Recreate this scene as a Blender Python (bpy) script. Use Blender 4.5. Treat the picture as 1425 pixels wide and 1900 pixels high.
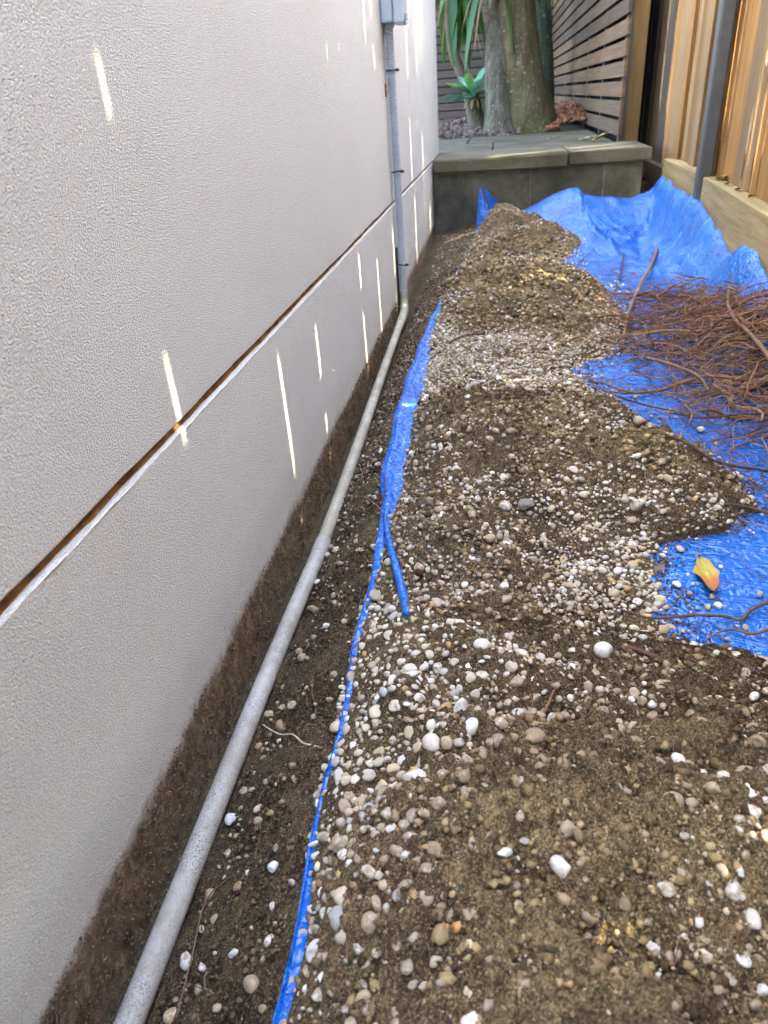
import bpy, bmesh, math, random
import numpy as np
from mathutils import Vector, Matrix
for o in list(bpy.data.objects): bpy.data.objects.remove(o)
S = bpy.context.scene
COL = S.collection
rng = np.random.default_rng(7); random.seed(7)
R = math.radians

# ------------------------------------------------------------------ camera, sky, sun, exposure
CAM = np.array([.28, 0., .60])
F_PX, YAW, PITCH, ROLL = 1320.5, R(-10.249), R(29.973), R(-4.446)
def cam_axes():
    cy, sy = math.cos(YAW), math.sin(YAW)
    f = np.array([sy*math.cos(PITCH), cy*math.cos(PITCH), -math.sin(PITCH)])
    r0 = np.array([cy, -sy, 0.]); u0 = np.cross(r0, f); c, s = math.cos(ROLL), math.sin(ROLL)
    return c*r0+s*u0, -s*r0+c*u0, f
AX = cam_axes()
cd = bpy.data.cameras.new('camera'); cam = bpy.data.objects.new('camera', cd); COL.objects.link(cam)
m = Matrix.Identity(4)
for i in range(3):
    m[i][0] = AX[0][i]; m[i][1] = AX[1][i]; m[i][2] = -AX[2][i]; m[i][3] = CAM[i]
cam.matrix_world = m
cd.sensor_fit = 'VERTICAL'; cd.lens = 24; cd.sensor_height = 24*1900/F_PX; cd.sensor_width = cd.sensor_height*.75
cd.clip_start = .02; cd.clip_end = 400
cd.dof.use_dof = True; cd.dof.focus_distance = .78; cd.dof.aperture_fstop = 11
S.camera = cam

SUN_AZ, SUN_EL = math.atan(.50), R(40)          # azimuth from +x towards +y
SUN_DIR = Vector((math.cos(SUN_EL)*math.cos(SUN_AZ), math.cos(SUN_EL)*math.sin(SUN_AZ), math.sin(SUN_EL)))
w = bpy.data.worlds.new('World'); S.world = w; w.use_nodes = True
nt = w.node_tree; sky = nt.nodes.new('ShaderNodeTexSky'); sky.sky_type = 'NISHITA'; sky.sun_disc = False
sky.air_density = 1.0; sky.dust_density = 2.2; sky.ozone_density = .6; sky.sun_elevation = SUN_EL; sky.sun_rotation = math.atan2(SUN_DIR.x, SUN_DIR.y)
nt.links.new(sky.outputs[0], nt.nodes['Background'].inputs[0]); nt.nodes['Background'].inputs[1].default_value = .15
sl = bpy.data.lights.new('sun', 'SUN'); sl.energy = 2.3; sl.angle = R(.5); sl.color = (1, .86, .60)
sun = bpy.data.objects.new('sun', sl); COL.objects.link(sun)
sun.rotation_euler = (-SUN_DIR).to_track_quat('-Z', 'Y').to_euler(); sun.location = (3, 3, 6)
S.view_settings.view_transform = 'Standard'; S.view_settings.look = 'None'; S.view_settings.gamma = 1
S.view_settings.exposure = 4.25
S.cycles.max_bounces = 6; S.cycles.diffuse_bounces = 4

# ------------------------------------------------------------------ helpers
def tag(o, label=None, cat=None, group=None, kind=None):
    if label: o['label'] = label
    if cat: o['category'] = cat
    if group: o['group'] = group
    if kind: o['kind'] = kind
    return o
def empty(name, loc=(0, 0, 0)):
    o = bpy.data.objects.new(name, None); o.location = loc; COL.objects.link(o); return o
def mk(name, v, f, mat, parent=None, smooth=False, cols=None, mats=None, mi=None):
    """mesh object from world-space verts; the object's origin is the world origin (children of Empties are offset)."""
    me = bpy.data.meshes.new(name)
    v = np.asarray(v, dtype=np.float32)
    if isinstance(f, np.ndarray):
        n, k = f.shape
        me.vertices.add(len(v)); me.vertices.foreach_set('co', v.ravel())
        me.loops.add(n*k); me.loops.foreach_set('vertex_index', f.astype(np.int32).ravel())
        me.polygons.add(n); me.polygons.foreach_set('loop_start', np.arange(0, n*k, k, dtype=np.int32))
        me.polygons.foreach_set('loop_total', np.full(n, k, dtype=np.int32))
        me.update(calc_edges=True)
    else:
        me.from_pydata([tuple(map(float, a)) for a in v], [], [tuple(a) for a in f])
    for a in (mats or [mat]): me.materials.append(a)
    if mi is not None: me.polygons.foreach_set('material_index', np.asarray(mi, dtype=np.int32))
    if smooth: me.polygons.foreach_set('use_smooth', np.ones(len(me.polygons), dtype=bool))
    if cols is not None:
        ca = me.color_attributes.new('Col', 'FLOAT_COLOR', 'POINT')
        c = np.ones((len(v), 4), dtype=np.float32); c[:, :cols.shape[1]] = cols
        ca.data.foreach_set('color', c.ravel())
    o = bpy.data.objects.new(name, me); COL.objects.link(o)
    if parent is not None:
        o.parent = parent; o.location = -Vector(parent.location) if parent.type == 'EMPTY' else (0, 0, 0)
    return o
def recentre(o):
    """move the origin of a top-level mesh to the middle of its base"""
    n = len(o.data.vertices); c = np.empty(n*3, dtype=np.float32); o.data.vertices.foreach_get('co', c); c = c.reshape(-1, 3)
    p = (c.max(0)+c.min(0))/2; p[2] = c[:, 2].min(); c -= p
    o.data.vertices.foreach_set('co', c.ravel()); o.data.update(); o.location = [float(a) for a in p]; return o
def box_vf(x0, x1, y0, y1, z0, z1, bev=0.0, seg=2):
    bm = bmesh.new(); bmesh.ops.create_cube(bm, size=1)
    for a in bm.verts: a.co = ((x0+x1)/2+a.co.x*(x1-x0), (y0+y1)/2+a.co.y*(y1-y0), (z0+z1)/2+a.co.z*(z1-z0))
    if bev: bmesh.ops.bevel(bm, geom=bm.edges[:], offset=bev, segments=seg, affect='EDGES', profile=.6)
    bm.verts.ensure_lookup_table()
    v = np.array([a.co[:] for a in bm.verts]); f = [[x.index for x in p.verts] for p in bm.faces]; bm.free(); return v, f
def box(name, x0, x1, y0, y1, z0, z1, mat, parent=None, bev=0.003, rough=0.0):
    v, f = box_vf(x0, x1, y0, y1, z0, z1, bev)
    if rough: v = v+rng.normal(0, rough, v.shape)
    return mk(name, v, f, mat, parent)
def tube_vf(P, rad, n=8, cap=True):
    P = np.asarray(P, float); rad = np.broadcast_to(np.asarray(rad, float), (len(P),))
    T = np.gradient(P, axis=0); T /= np.linalg.norm(T, axis=1)[:, None]+1e-12
    a = np.array([0, 0, 1.]) if abs(T[0][2]) < .9 else np.array([1., 0, 0])
    N = np.cross(T[0], a); N /= np.linalg.norm(N); V = []
    ang = np.linspace(0, 2*np.pi, n, endpoint=False)
    for i in range(len(P)):
        N = N-T[i]*(N@T[i]); N /= np.linalg.norm(N)+1e-12; B = np.cross(T[i], N)
        V.append(P[i]+rad[i]*(np.cos(ang)[:, None]*N+np.sin(ang)[:, None]*B))
    V = np.concatenate(V); k = len(P)
    i = np.arange(k-1)[:, None]*n; j = np.arange(n)[None]; j2 = (j+1) % n
    F = np.stack([i+j, i+j2, i+n+j2, i+n+j], -1).reshape(-1, 4).tolist()
    if cap: F += [list(range(n))[::-1], list(range((k-1)*n, k*n))]
    return V, F
def join(parts):
    V, F, k = [], [], 0
    for v, f in parts:
        V.append(np.asarray(v)); F += [[a+k for a in p] for p in f]; k += len(v)
    return np.concatenate(V), F
def smooth_path(P, n):
    P = np.asarray(P, float); t = np.linspace(0, len(P)-1, n); i = np.clip(t.astype(int), 0, len(P)-2); u = (t-i)[:, None]
    Q = np.vstack([2*P[0]-P[1], P, 2*P[-1]-P[-2]]); a, b, c, d = Q[i], Q[i+1], Q[i+2], Q[i+3]
    return .5*((2*b)+(c-a)*u+(2*a-5*b+4*c-d)*u**2+(3*b-a-3*c+d)*u**3)
def sstep(a, b, x): t = np.clip((x-a)/(b-a), 0, 1); return t*t*(3-2*t)
_lat = rng.random((512, 512))
def vnoise(x, y):
    xi = np.floor(x).astype(int); yi = np.floor(y).astype(int); u = x-xi; v = y-yi; u = u*u*(3-2*u); v = v*v*(3-2*v)
    a = _lat[xi % 512, yi % 512]; b = _lat[(xi+1) % 512, yi % 512]; c = _lat[xi % 512, (yi+1) % 512]; d = _lat[(xi+1) % 512, (yi+1) % 512]
    return (a*(1-u)+b*u)*(1-v)+(c*(1-u)+d*u)*v-.5
def fbm(x, y, s, o=4, g=.5):
    r = 0; a = 1; x = np.asarray(x, float); y = np.asarray(y, float)
    for k in range(o): r = r+a*vnoise(x*s+17.3*k, y*s+9.1*k); s *= 2.03; a *= g
    return r
def ray(px, py):
    d = AX[0]*(px-712.5)/F_PX-AX[1]*(py-950)/F_PX+AX[2]; return d

# ------------------------------------------------------------------ materials
class NB:
    def __init__(s, name):
        s.m = bpy.data.materials.new(name); s.m.use_nodes = True; s.t = s.m.node_tree; s.b = s.t.nodes['Principled BSDF']
        s.out = s.t.nodes['Material Output']
    def n(s, kind, **kw):
        a = s.t.nodes.new('ShaderNode'+kind)
        for k, v in kw.items(): setattr(a, k, v)
        return a
    def put(s, sock, val):
        if isinstance(val, bpy.types.NodeSocket): s.t.links.new(val, sock)
        elif isinstance(val, (tuple, list)) and len(val) == 3 and sock.type == 'RGBA': sock.default_value = (*val, 1)
        else: sock.default_value = val
    def pos(s, sc=(1, 1, 1), obj=False):
        tc = s.n('TexCoord'); src = tc.outputs['Object']
        if not obj: src = s.n('NewGeometry').outputs['Position']
        mp = s.n('Mapping'); mp.inputs['Scale'].default_value = sc; s.t.links.new(src, mp.inputs[0]); return mp.outputs[0]
    def noise(s, vec, scale, detail=4, rough=.55, dist=0):
        a = s.n('TexNoise'); s.put(a.inputs['Vector'], vec); s.put(a.inputs['Scale'], scale); s.put(a.inputs['Detail'], detail)
        s.put(a.inputs['Roughness'], rough); s.put(a.inputs['Distortion'], dist); return a.outputs[0]
    def vor(s, vec, scale, feat='F1'):
        a = s.n('TexVoronoi', feature=feat); s.put(a.inputs['Vector'], vec); s.put(a.inputs['Scale'], scale); return a.outputs[0]
    def ramp(s, fac, stops):
        a = s.n('ValToRGB'); e = a.color_ramp.elements
        while len(e) < len(stops): e.new(.5)
        for el, (p, c) in zip(e, stops):
            el.position = p; el.color = (*c, 1) if isinstance(c, tuple) else (c, c, c, 1)
        s.put(a.inputs[0], fac); return a.outputs[0]
    def mix(s, f, a, b, mode='MIX'):
        x = s.n('Mix', data_type='RGBA', blend_type=mode); s.put(x.inputs[0], f); s.put(x.inputs[6], a); s.put(x.inputs[7], b); return x.outputs[2]
    def math(s, op, a, b=0.0, c=None):
        x = s.n('Math', operation=op); s.put(x.inputs[0], a); s.put(x.inputs[1], b)
        if c is not None: s.put(x.inputs[2], c)
        return x.outputs[0]
    def z(s):
        sp = s.n('SeparateXYZ'); s.t.links.new(s.n('NewGeometry').outputs['Position'], sp.inputs[0]); return sp.outputs[2]
    def attr(s, name='Col'): return s.n('Attribute', attribute_name=name)
    def bump(s, h, strength=.5, dist=.002):
        a = s.n('Bump'); s.put(a.inputs['Strength'], strength); s.put(a.inputs['Distance'], dist); s.put(a.inputs['Height'], h)
        s.t.links.new(a.outputs[0], s.b.inputs['Normal']); return a
    def done(s, col=None, rough=.8, spec=.4, metal=0.):
        if col is not None: s.put(s.b.inputs['Base Color'], col)
        s.put(s.b.inputs['Roughness'], rough); s.put(s.b.inputs['Specular IOR Level'], spec); s.put(s.b.inputs['Metallic'], metal); return s.m

def mat_render(name, coarse):
    b = NB(name); p = b.pos()
    big = b.noise(p, 2.2, 3); fine = b.noise(p, 60, 3)
    col = b.ramp(big, [(.3, (.675, .70, .645)), (.7, (.73, .755, .70))])
    col = b.mix(b.math('MULTIPLY', fine, .18), col, (.44, .43, .41))
    if coarse:
        h = b.math('ADD', b.noise(p, 600, 2, .6), b.math('MULTIPLY', b.noise(p, 1100, 2), .4)); b.bump(h, .95, .0040); g_ = b.noise(p, 560, 2, .6); col = b.mix(b.ramp(g_, [(.40, .30), (.56, 0.)]), col, (.40, .40, .39)); col = b.mix(b.ramp(g_, [(.56, 0.), (.70, .4)]), col, (.86, .87, .84))  # speckle paints the lit and shaded sides of the grain into the colour
        speck = b.ramp(b.noise(p, 420, 1), [(.30, .0), (.36, 1.)])
        col = b.mix(speck, b.mix(.4, col, (.3, .28, .27)), col)
    else:
        h = b.math('ADD', b.noise(p, 760, 2, .6), b.math('MULTIPLY', b.noise(p, 30, 2), .3)); b.bump(h, .9, .0028); g_ = b.noise(p, 720, 2, .6); col = b.mix(b.ramp(g_, [(.40, .26), (.55, 0.)]), col, (.42, .41, .38)); col = b.mix(b.ramp(g_, [(.57, 0.), (.70, .5)]), col, (.86, .86, .82))  # finer speckle, again lit and dark sides of grain put into colour
    z = b.z()
    zz = b.math('ADD', z, b.math('ADD', b.math('MULTIPLY', b.math('SUBTRACT', b.noise(p, 9, 4, .6), .5), .034), b.math('MULTIPLY', b.math('SUBTRACT', b.noise(p, 90, 3), .5), .020)))
    st = b.n('MapRange', interpolation_type='SMOOTHSTEP'); b.put(st.inputs[0], zz); b.put(st.inputs[1], .128); b.put(st.inputs[2], .100)
    if not coarse:
        ps = b.pos((1, 1, .6)); 
        d1 = b.noise(ps, 75, 5, .65, .6); d2 = b.noise(p, 14, 4, .6)
        dirt = b.ramp(d1, [(.33, (.075, .046, .026)), (.5, (.21, .142, .086)), (.68, (.42, .32, .21))])
        dirt = b.mix(b.ramp(d2, [(.42, 0.), (.62, .7)]), dirt, b.mix(d1, (.13, .09, .055), (.34, .26, .175)))
        dirt = b.mix(b.ramp(b.noise(p, 23, 3), [(.55, 0.), (.68, .75)]), dirt, (.045, .028, .017))
        # pale splash halo above the soil line
        halo = b.n('MapRange', interpolation_type='SMOOTHSTEP'); b.put(halo.inputs[0], zz); b.put(halo.inputs[1], .20); b.put(halo.inputs[2], .115)
        col = b.mix(b.math('MULTIPLY', halo.outputs[0], .22), col, (.42, .35, .27))
        spots = b.ramp(b.noise(p, 140, 2), [(.70, 0.), (.74, .5)])
        col = b.mix(b.math('MULTIPLY', spots, b.math('MULTIPLY', halo.outputs[0], .8)), col, (.16, .10, .06))
        col = b.mix(st.outputs[0], col, dirt)
        bp = b.bump(b.mix(st.outputs[0], h, b.math('MULTIPLY', b.noise(ps, 160, 5, .7), 2.6)), .95, .0042)
        pt = b.noise(b.pos((1, 1, .5)), 3.4, 4, .6); col = b.mix(b.ramp(pt, [(.46, 0.), (.66, .14)]), col, (.50, .47, .41)); mk_ = b.noise(p, 16, 2); mk_ = b.ramp(mk_, [(.735, 0.), (.75, .6)]); col = b.mix(mk_, col, (.3, .27, .24))
    return b.done(col, .92, .2)
M_UP = mat_render('coarse_render', True); M_LOW = mat_render('plinth_render', False)

def mat_soil(name, dark=1.0, dry=False):
    b = NB(name); p = b.pos()
    n1 = b.noise(p, 11, 5, .6); n2 = b.noise(p, 130, 5, .7); n3 = b.noise(p, 520, 3, .7)
    col = b.ramp(n1, [(.32, tuple(c*dark for c in (.098, .067, .036))), (.66, tuple(c*dark for c in (.265, .192, .100)))])
    col = b.mix(b.ramp(n2, [(.38, .0), (.60, 1.)]), b.mix(.8, col, (.035*dark, .024*dark, .015*dark)), col)  # darkest in the bump hollows: shade of the soil voids put into colour
    col = b.mix(b.ramp(n3, [(.60, 0.), (.72, .7)]), col, (.34*dark, .25*dark, .14*dark))
    col = b.mix(b.ramp(b.noise(p, 340, 1), [(.70, 0.), (.73, .85)]), col, (.50, .46, .40))
    g_ = b.noise(p, 620, 2, .6); col = b.mix(b.ramp(g_, [(.38, .7), (.50, 0.)]), col, (.030*dark, .020*dark, .012*dark)); col = b.mix(b.ramp(g_, [(.54, 0.), (.66, .55)]), col, (.40*dark, .30*dark, .165*dark))
    if dry: col = b.mix(b.attr().outputs['Fac'], col, b.mix(1., col, (1.75, 1.68, 1.62), 'MULTIPLY'))
    b.bump(b.math('ADD', n2, b.math('MULTIPLY', n3, .5)), 1.0, .007)
    return b.done(col, .95, .15)
M_SOIL = mat_soil('soil', 1.1, True); M_TRENCH = mat_soil('damp_trench_soil', .72); M_BED = mat_soil('garden_soil', .8)

def mat_vcol(name, kind):
    b = NB(name); p = b.pos(); a = b.attr()
    if kind == 'pebble':
        n = b.noise(p, 260, 4, .65); n2 = b.noise(p, 900, 2, .6); n3 = b.noise(p, 90, 3)
        col = b.mix(b.ramp(n3, [(.35, 0.), (.7, .35)]), a.outputs[0], (.40, .33, .25))
        thr = b.math('ADD', b.math('MULTIPLY', a.outputs['Alpha'], .42), b.math('SUBTRACT', n, .5))
        dm = b.ramp(thr, [(.20, 0.), (.34, 1.)])
        col = b.mix(b.math('MULTIPLY', dm, .82), col, (.23, .165, .095))
        col = b.mix(b.ramp(n2, [(.66, 0.), (.72, .75)]), col, (.06, .042, .03))
        b.bump(b.math('ADD', n, b.math('MULTIPLY', n2, .5)), .35, .0011); return b.done(col, .72, .3)
    if kind == 'crumb':
        n = b.noise(p, 700, 3); col = b.mix(n, a.outputs[0], b.mix(.6, a.outputs[0], (.02, .014, .01)))
        b.bump(b.noise(p, 900, 4, .7), .8, .0012); return b.done(col, .97, .1)
    if kind == 'root':
        n = b.noise(p, 300, 4); col = b.mix(b.ramp(n, [(.35, 0.), (.7, .7)]), a.outputs[0], b.mix(.55, a.outputs[0], (.02, .01, .008)))
        b.bump(n, .6, .001); return b.done(col, .8, .25)
M_PEB = mat_vcol('pebble_stone', 'pebble'); M_CRUMB = mat_vcol('soil_crumb', 'crumb'); M_ROOT = mat_vcol('root_bark', 'root')

def mat_tarp():
    b = NB('blue_tarp'); p = b.pos()
    n1 = b.noise(p, 7, 4, .6, .8); n2 = b.noise(p, 46, 3, .6, 1.4); v = b.vor(p, 75, 'DISTANCE_TO_EDGE')
    col = b.mix(b.ramp(n1, [(.35, 0.), (.65, 1.)]), (.003, .088, .40), (.006, .13, .53))
    d = b.noise(p, 13, 5, .7); dm = b.ramp(d, [(.56, 0.), (.70, .45)])
    fine = b.ramp(b.noise(p, 320, 3, .7), [(.45, 0.), (.6, 1.)])
    col = b.mix(b.math('MULTIPLY', dm, fine), col, (.17, .13, .09))
    col = b.mix(b.ramp(b.noise(p, 420, 2), [(.70, 0.), (.73, .7)]), col, (.22, .17, .12))
    wv = b.n('TexWave', wave_type='BANDS', bands_direction='X'); b.put(wv.inputs['Vector'], p); b.put(wv.inputs['Scale'], 90)
    h = b.math('ADD', b.math('MULTIPLY', n2, 1.), b.math('ADD', b.math('MULTIPLY', b.ramp(v, [(0., 0.), (.22, 1.)]), .22), b.math('MULTIPLY', wv.outputs['Fac'], .03)))
    st = b.noise(b.pos((9, 26, 20)), 1.6, 3, .6, .6); h = b.math('ADD', h, b.math('MULTIPLY', b.ramp(st, [(.42, 0.), (.5, 1.), (.58, 0.)]), .5)); b.bump(h, .7, .0048)
    return b.done(col, b.ramp(b.math('MULTIPLY', dm, fine), [(0., .20), (1., .8)]), .6)
M_TARP = mat_tarp()
def mat_wood(name, a1, a2, a3, grain=(90, 90, 3.), stain=.4, rough=.75, knots=True, gsc=1.0):
    b = NB(name); inf = b.n('ObjectInfo'); p = b.pos()
    off = b.n('VectorMath', operation='ADD'); b.t.links.new(p, off.inputs[0])
    cmb = b.n('CombineXYZ'); r = inf.outputs['Random']
    for i, k in enumerate((37., 91., 53.)): b.put(cmb.inputs[i], b.math('MULTIPLY', r, k))
    b.t.links.new(cmb.outputs[0], off.inputs[1])
    mp = b.n('Mapping'); mp.inputs['Scale'].default_value = grain; b.t.links.new(off.outputs[0], mp.inputs[0])
    g = b.noise(mp.outputs[0], gsc, 6, .62, .7); g2 = b.noise(off.outputs[0], 3.2, 3, .5, .3)
    col = b.ramp(g, [(.30, a1), (.52, a2), (.74, a3)])
    tone = b.ramp(b.math('FRACT', b.math('MULTIPLY', r, 7.31)), [(0., (.62, .60, .60)), (.5, (1., 1., 1.)), (1., (1.28, 1.18, 1.02))])
    col = b.mix(1., col, tone, 'MULTIPLY')
    col = b.mix(b.ramp(g2, [(.40, 0.), (.68, stain)]), col, tuple(c*.42 for c in a2))
    b.bump(g, .5, .0025); return b.done(col, rough, .25)
M_PAL = mat_wood('treated_pine_paling', (.17, .080, .024), (.26, .145, .050), (.35, .225, .098), stain=.4)
M_PALG = mat_wood('greyed_pine_paling', (.14, .092, .048), (.225, .160, .092), (.30, .23, .15), stain=.45)
M_PALD = mat_wood('shade_dark_paling', (.032, .024, .018), (.065, .048, .034), (.11, .082, .056))  # shade on the far fence stretch put into a darker wood colour
M_SLEEP = mat_wood('pine_sleeper', (.16, .125, .066), (.27, .215, .12), (.35, .295, .18), grain=(45, 2.5, 60), stain=.35)
M_SLAT = mat_wood('merbau_slat', (.068, .041, .022), (.105, .065, .036), (.15, .095, .054), grain=(70, 2., 80), stain=.3)
M_SLATB = mat_wood('dark_slat', (.055, .037, .026), (.085, .058, .042), (.115, .082, .06), grain=(2., 70, 80), stain=.3)
M_POSTW = mat_wood('timber_post', (.09, .055, .022), (.14, .09, .038), (.20, .13, .06), stain=.3)
def mat_simple(name, c, rough=.5, spec=.4, metal=0., nz=40, amt=.25, c2=None, bump=.0):
    b = NB(name); p = b.pos(); n = b.noise(p, nz, 4, .6)
    col = b.mix(b.ramp(n, [(.35, 0.), (.7, 1.)]), c, c2 or tuple(x*(1-amt) for x in c))
    if bump: b.bump(n, bump, .002)
    return b.done(col, rough, spec, metal)
M_BLACK = mat_simple('black_nylon', (.012, .012, .013), .45)
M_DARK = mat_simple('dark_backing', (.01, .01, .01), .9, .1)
M_GREYBOX = mat_simple('grey_enclosure_plastic', (.40, .46, .50), .42, .4, nz=20, amt=.08)
M_CORR = mat_simple('grey_corrugated_conduit', (.45, .49, .53), .5, .4, nz=30, amt=.12)
M_RUST = mat_simple('rusty_steel', (.28, .11, .035), .8, .3, nz=300, amt=.6)
M_STEEL = mat_simple('dark_grey_steel', (.075, .082, .095), .5, .45, .3, nz=25, amt=.3, bump=.1)
M_MULCH = mat_vcol('bark_chip', 'root')
M_BEAD = mat_simple('white_sealant', (.62, .61, .58), .9, .1, nz=160, amt=.35, bump=.6)
M_GAPDIRT = mat_simple('groove_dirt', (.27, .165, .075), .95, .1, nz=45, c2=(.08, .045, .02), bump=.8)
def mat_pipe(name, c1, c2):
    b = NB(name); p = b.pos(); s = b.noise(p, 620, 3, .7); k = b.noise(p, 26, 3, .6); l = b.noise(p, 9, 3)
    col = b.ramp(l, [(.35, c1), (.65, c2)])
    sm = b.math('MULTIPLY', b.ramp(s, [(.46, 0.), (.64, 1.)]), b.ramp(k, [(.36, .05), (.66, .95)]))
    col = b.mix(sm, col, (.07, .06, .048)); col = b.mix(b.ramp(b.noise(p, 60, 4), [(.48, 0.), (.75, .65)]), col, (.21, .175, .12))
    b.bump(s, .15, .0008); return b.done(col, .6, .35)
M_PIPE = mat_pipe('weathered_grey_pvc', (.32, .305, .265), (.43, .42, .375)); M_PIPE2 = mat_pipe('weathered_beige_pvc', (.31, .285, .21), (.42, .40, .31))
def mat_conc(name, c1, c2, moss):
    b = NB(name); p = b.pos(); n = b.noise(p, 7, 6, .72, .5); f = b.noise(p, 150, 4, .7)
    col = b.ramp(n, [(.32, c1), (.68, c2)]); col = b.mix(b.math('MULTIPLY', f, .5), col, tuple(c*.4 for c in c1))
    col = b.mix(b.ramp(b.noise(p, 9, 4, .6), [(.42, 0.), (.66, .75)]), col, moss); col = b.mix(b.ramp(b.noise(p, 3.1, 5, .7), [(.45, 0.), (.62, .6)]), col, tuple(c*.35 for c in c1)); b.bump(b.math('ADD', f, b.math('MULTIPLY', n, 1.5)), .7, .004); return b.done(col, .92, .2)
M_CAP = mat_conc('mossy_paver', (.095, .086, .058), (.23, .208, .15), (.105, .098, .052))
M_CAPB = mat_conc('grey_paver', (.085, .068, .040), (.17, .140, .088), (.095, .080, .038))
M_BLOCK = mat_conc('concrete_block', (.07, .066, .052), (.21, .20, .165), (.08, .077, .048))
M_MORTAR = mat_conc('mortar', (.2, .19, .15), (.3, .28, .22), (.13, .13, .07))
def mat_bark(name, c1, c2, moss, sc=(30, 30, 6)):
    b = NB(name); p = b.pos(sc); n = b.noise(p, 1., 5, .65, .6); q = b.pos(); l = b.noise(q, 5, 3)
    col = b.ramp(n, [(.33, c1), (.66, c2)]); col = b.mix(b.ramp(l, [(.40, 0.), (.6, .8)]), col, moss)
    col = b.mix(b.ramp(b.noise(q, 60, 3), [(.60, 0.), (.72, .5)]), col, (.30, .28, .22)); b.bump(n, .8, .012); return b.done(col, .95, .15)
M_TRUNK = mat_bark('mossy_trunk_bark', (.040, .030, .016), (.12, .092, .050), (.058, .052, .018))
M_TRUNKG = mat_bark('grey_trunk_bark', (.034, .028, .019), (.125, .108, .080), (.058, .048, .028), (38, 38, 5))
M_TRUNKD = mat_bark('dark_trunk_bark', (.028, .032, .02), (.06, .064, .042), (.035, .042, .02))
M_YTRUNK = mat_bark('yucca_stem_bark', (.10, .075, .05), (.20, .155, .11), (.12, .10, .07), (20, 20, 60))
def mat_leaf(name, c1, c2, sc=4, rough=.45, tr=.25):
    b = NB(name); n = b.noise(b.pos(), sc, 4); r = b.n('ObjectInfo').outputs['Random']
    col = b.ramp(b.math('ADD', b.math('MULTIPLY', n, .6), b.math('MULTIPLY', r, .4)), [(.25, c1), (.75, c2)]); b.done(col, rough, .4)
    t = b.n('BsdfTranslucent'); b.put(t.inputs[0], col); x = b.n('MixShader'); b.put(x.inputs[0], tr)
    b.t.links.new(b.b.outputs[0], x.inputs[1]); b.t.links.new(t.outputs[0], x.inputs[2]); b.t.links.new(x.outputs[0], b.out.inputs[0]); return b.m
M_YUC = mat_leaf('yucca_leaf', (.014, .045, .006), (.05, .115, .018), 9)
M_YUCD = mat_leaf('dead_strap_leaf', (.17, .11, .055), (.30, .21, .12), 12, .8)
M_AGA = mat_leaf('agave_leaf', (.06, .20, .11), (.20, .42, .28), 16, .5, .15)

M_AGA2 = mat_leaf('agave_leaf_young', (.10, .24, .05), (.22, .40, .12), 14, .5, .2)
# ------------------------------------------------------------------ ground, trench, pile: shared height functions
yt = [-.3, .2, .315, .417, .558, .767, .93, 1.1, 1.26, 1.68, 1.93, 2.3, 2.8, 3.1]
xt = [.155, .150, .146, .144, .139, .134, .116, .109, .104, .110, .123, .15, .18, .2]
def x_tarp(y): return np.interp(y, yt, xt)+.002*np.sin(np.asarray(y)*31)
def strip_w(y): return np.interp(y, [-.3, .15, .25, .33, .4, .62, .72, .80, .90, 1.3, 1.5, 1.62, 1.8, 1.92, 2.1], [.003, .004, .007, .002, .000, .001, .004, .009, .028, .032, .023, .010, .011, .004, 0])
yr = [-.4, .2, .44, .552, .578, .653, .75, .784, .844, .918, 1.0, 1.149, 1.211, 1.276, 1.382, 1.493, 1.734, 1.943, 2.15, 2.409, 2.665, 2.952, 3.15, 3.3]
xr = [.82, .80, .76, .56, .455, .452, .463, .545, .600, .590, .545, .484, .450, .458, .430, .530, .583, .566, .51, .478, .56, .534, .42, .30]
def x_right(y): y = np.asarray(y, float); return np.interp(y, yr, xr)+.02*fbm(y, y*0+3, 17, 3)+.016*fbm(y, y*0+8, 55, 3)
hy = [-.4, 0, .22, .36, .50, .64, .80, .97, 1.08, 1.22, 1.36, 1.60, 1.85, 2.03, 2.2, 2.42, 2.62, 2.85, 3.0, 3.12, 3.25]
hz = [.056, .064, .074, .068, .040, .032, .056, .084, .084, .042, .012, .018, .060, .088, .060, .020, .060, .100, .088, .045, .0]
TZ = .118
def pile_h(x, y):
    """height of the spoil heap above the sheet; negative outside its outline"""
    x = np.asarray(x, float); y = np.asarray(y, float)
    dl = x-(x_tarp(y)+strip_w(y)); dr = x_right(y)-x
    H = np.interp(y, hy, hz)
    w_ = np.clip(dl/.11, 0, 1); l = 1-(1-w_)**2
    r_ = np.clip(dr/.20, 0, 1); rr = np.sqrt(np.clip(1-(1-r_)**2, 0, 1))*.55+.45*r_
    h = H*np.clip(l, 0, 1)*rr
    lump = .034*fbm(x, y, 8, 3)+.026*fbm(x, y, 25, 4)
    h = h+lump*np.clip(h/.035, 0, 1)*np.clip(dl/.05, 0, 1)
    h = h+.022*np.exp(-((x-.50)/.09)**2-((y-.88)/.05)**2)*np.clip(dr/.05, 0, 1)
    h = h+.032*np.exp(-((x-.37)/.12)**2-((y-.315)/.045)**2)-.012*np.exp(-((x-.30)/.10)**2-((y-.43)/.035)**2)+.010*np.exp(-((x-.26)/.06)**2-((y-.30)/.05)**2)-.012*np.exp(-((x-.315)/.045)**2-((y-.262)/.018)**2)-.007*np.exp(-((x-.246-(y-.233)*.42)/.006)**2)*sstep(.17,.24,y)*sstep(.40,.33,y)
    edge = np.minimum(dl, dr)
    return np.where(edge > 0, np.maximum(h, np.clip(edge*.35, .001, .014)), -.02+np.clip(edge, -1, 0)*.6)
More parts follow.
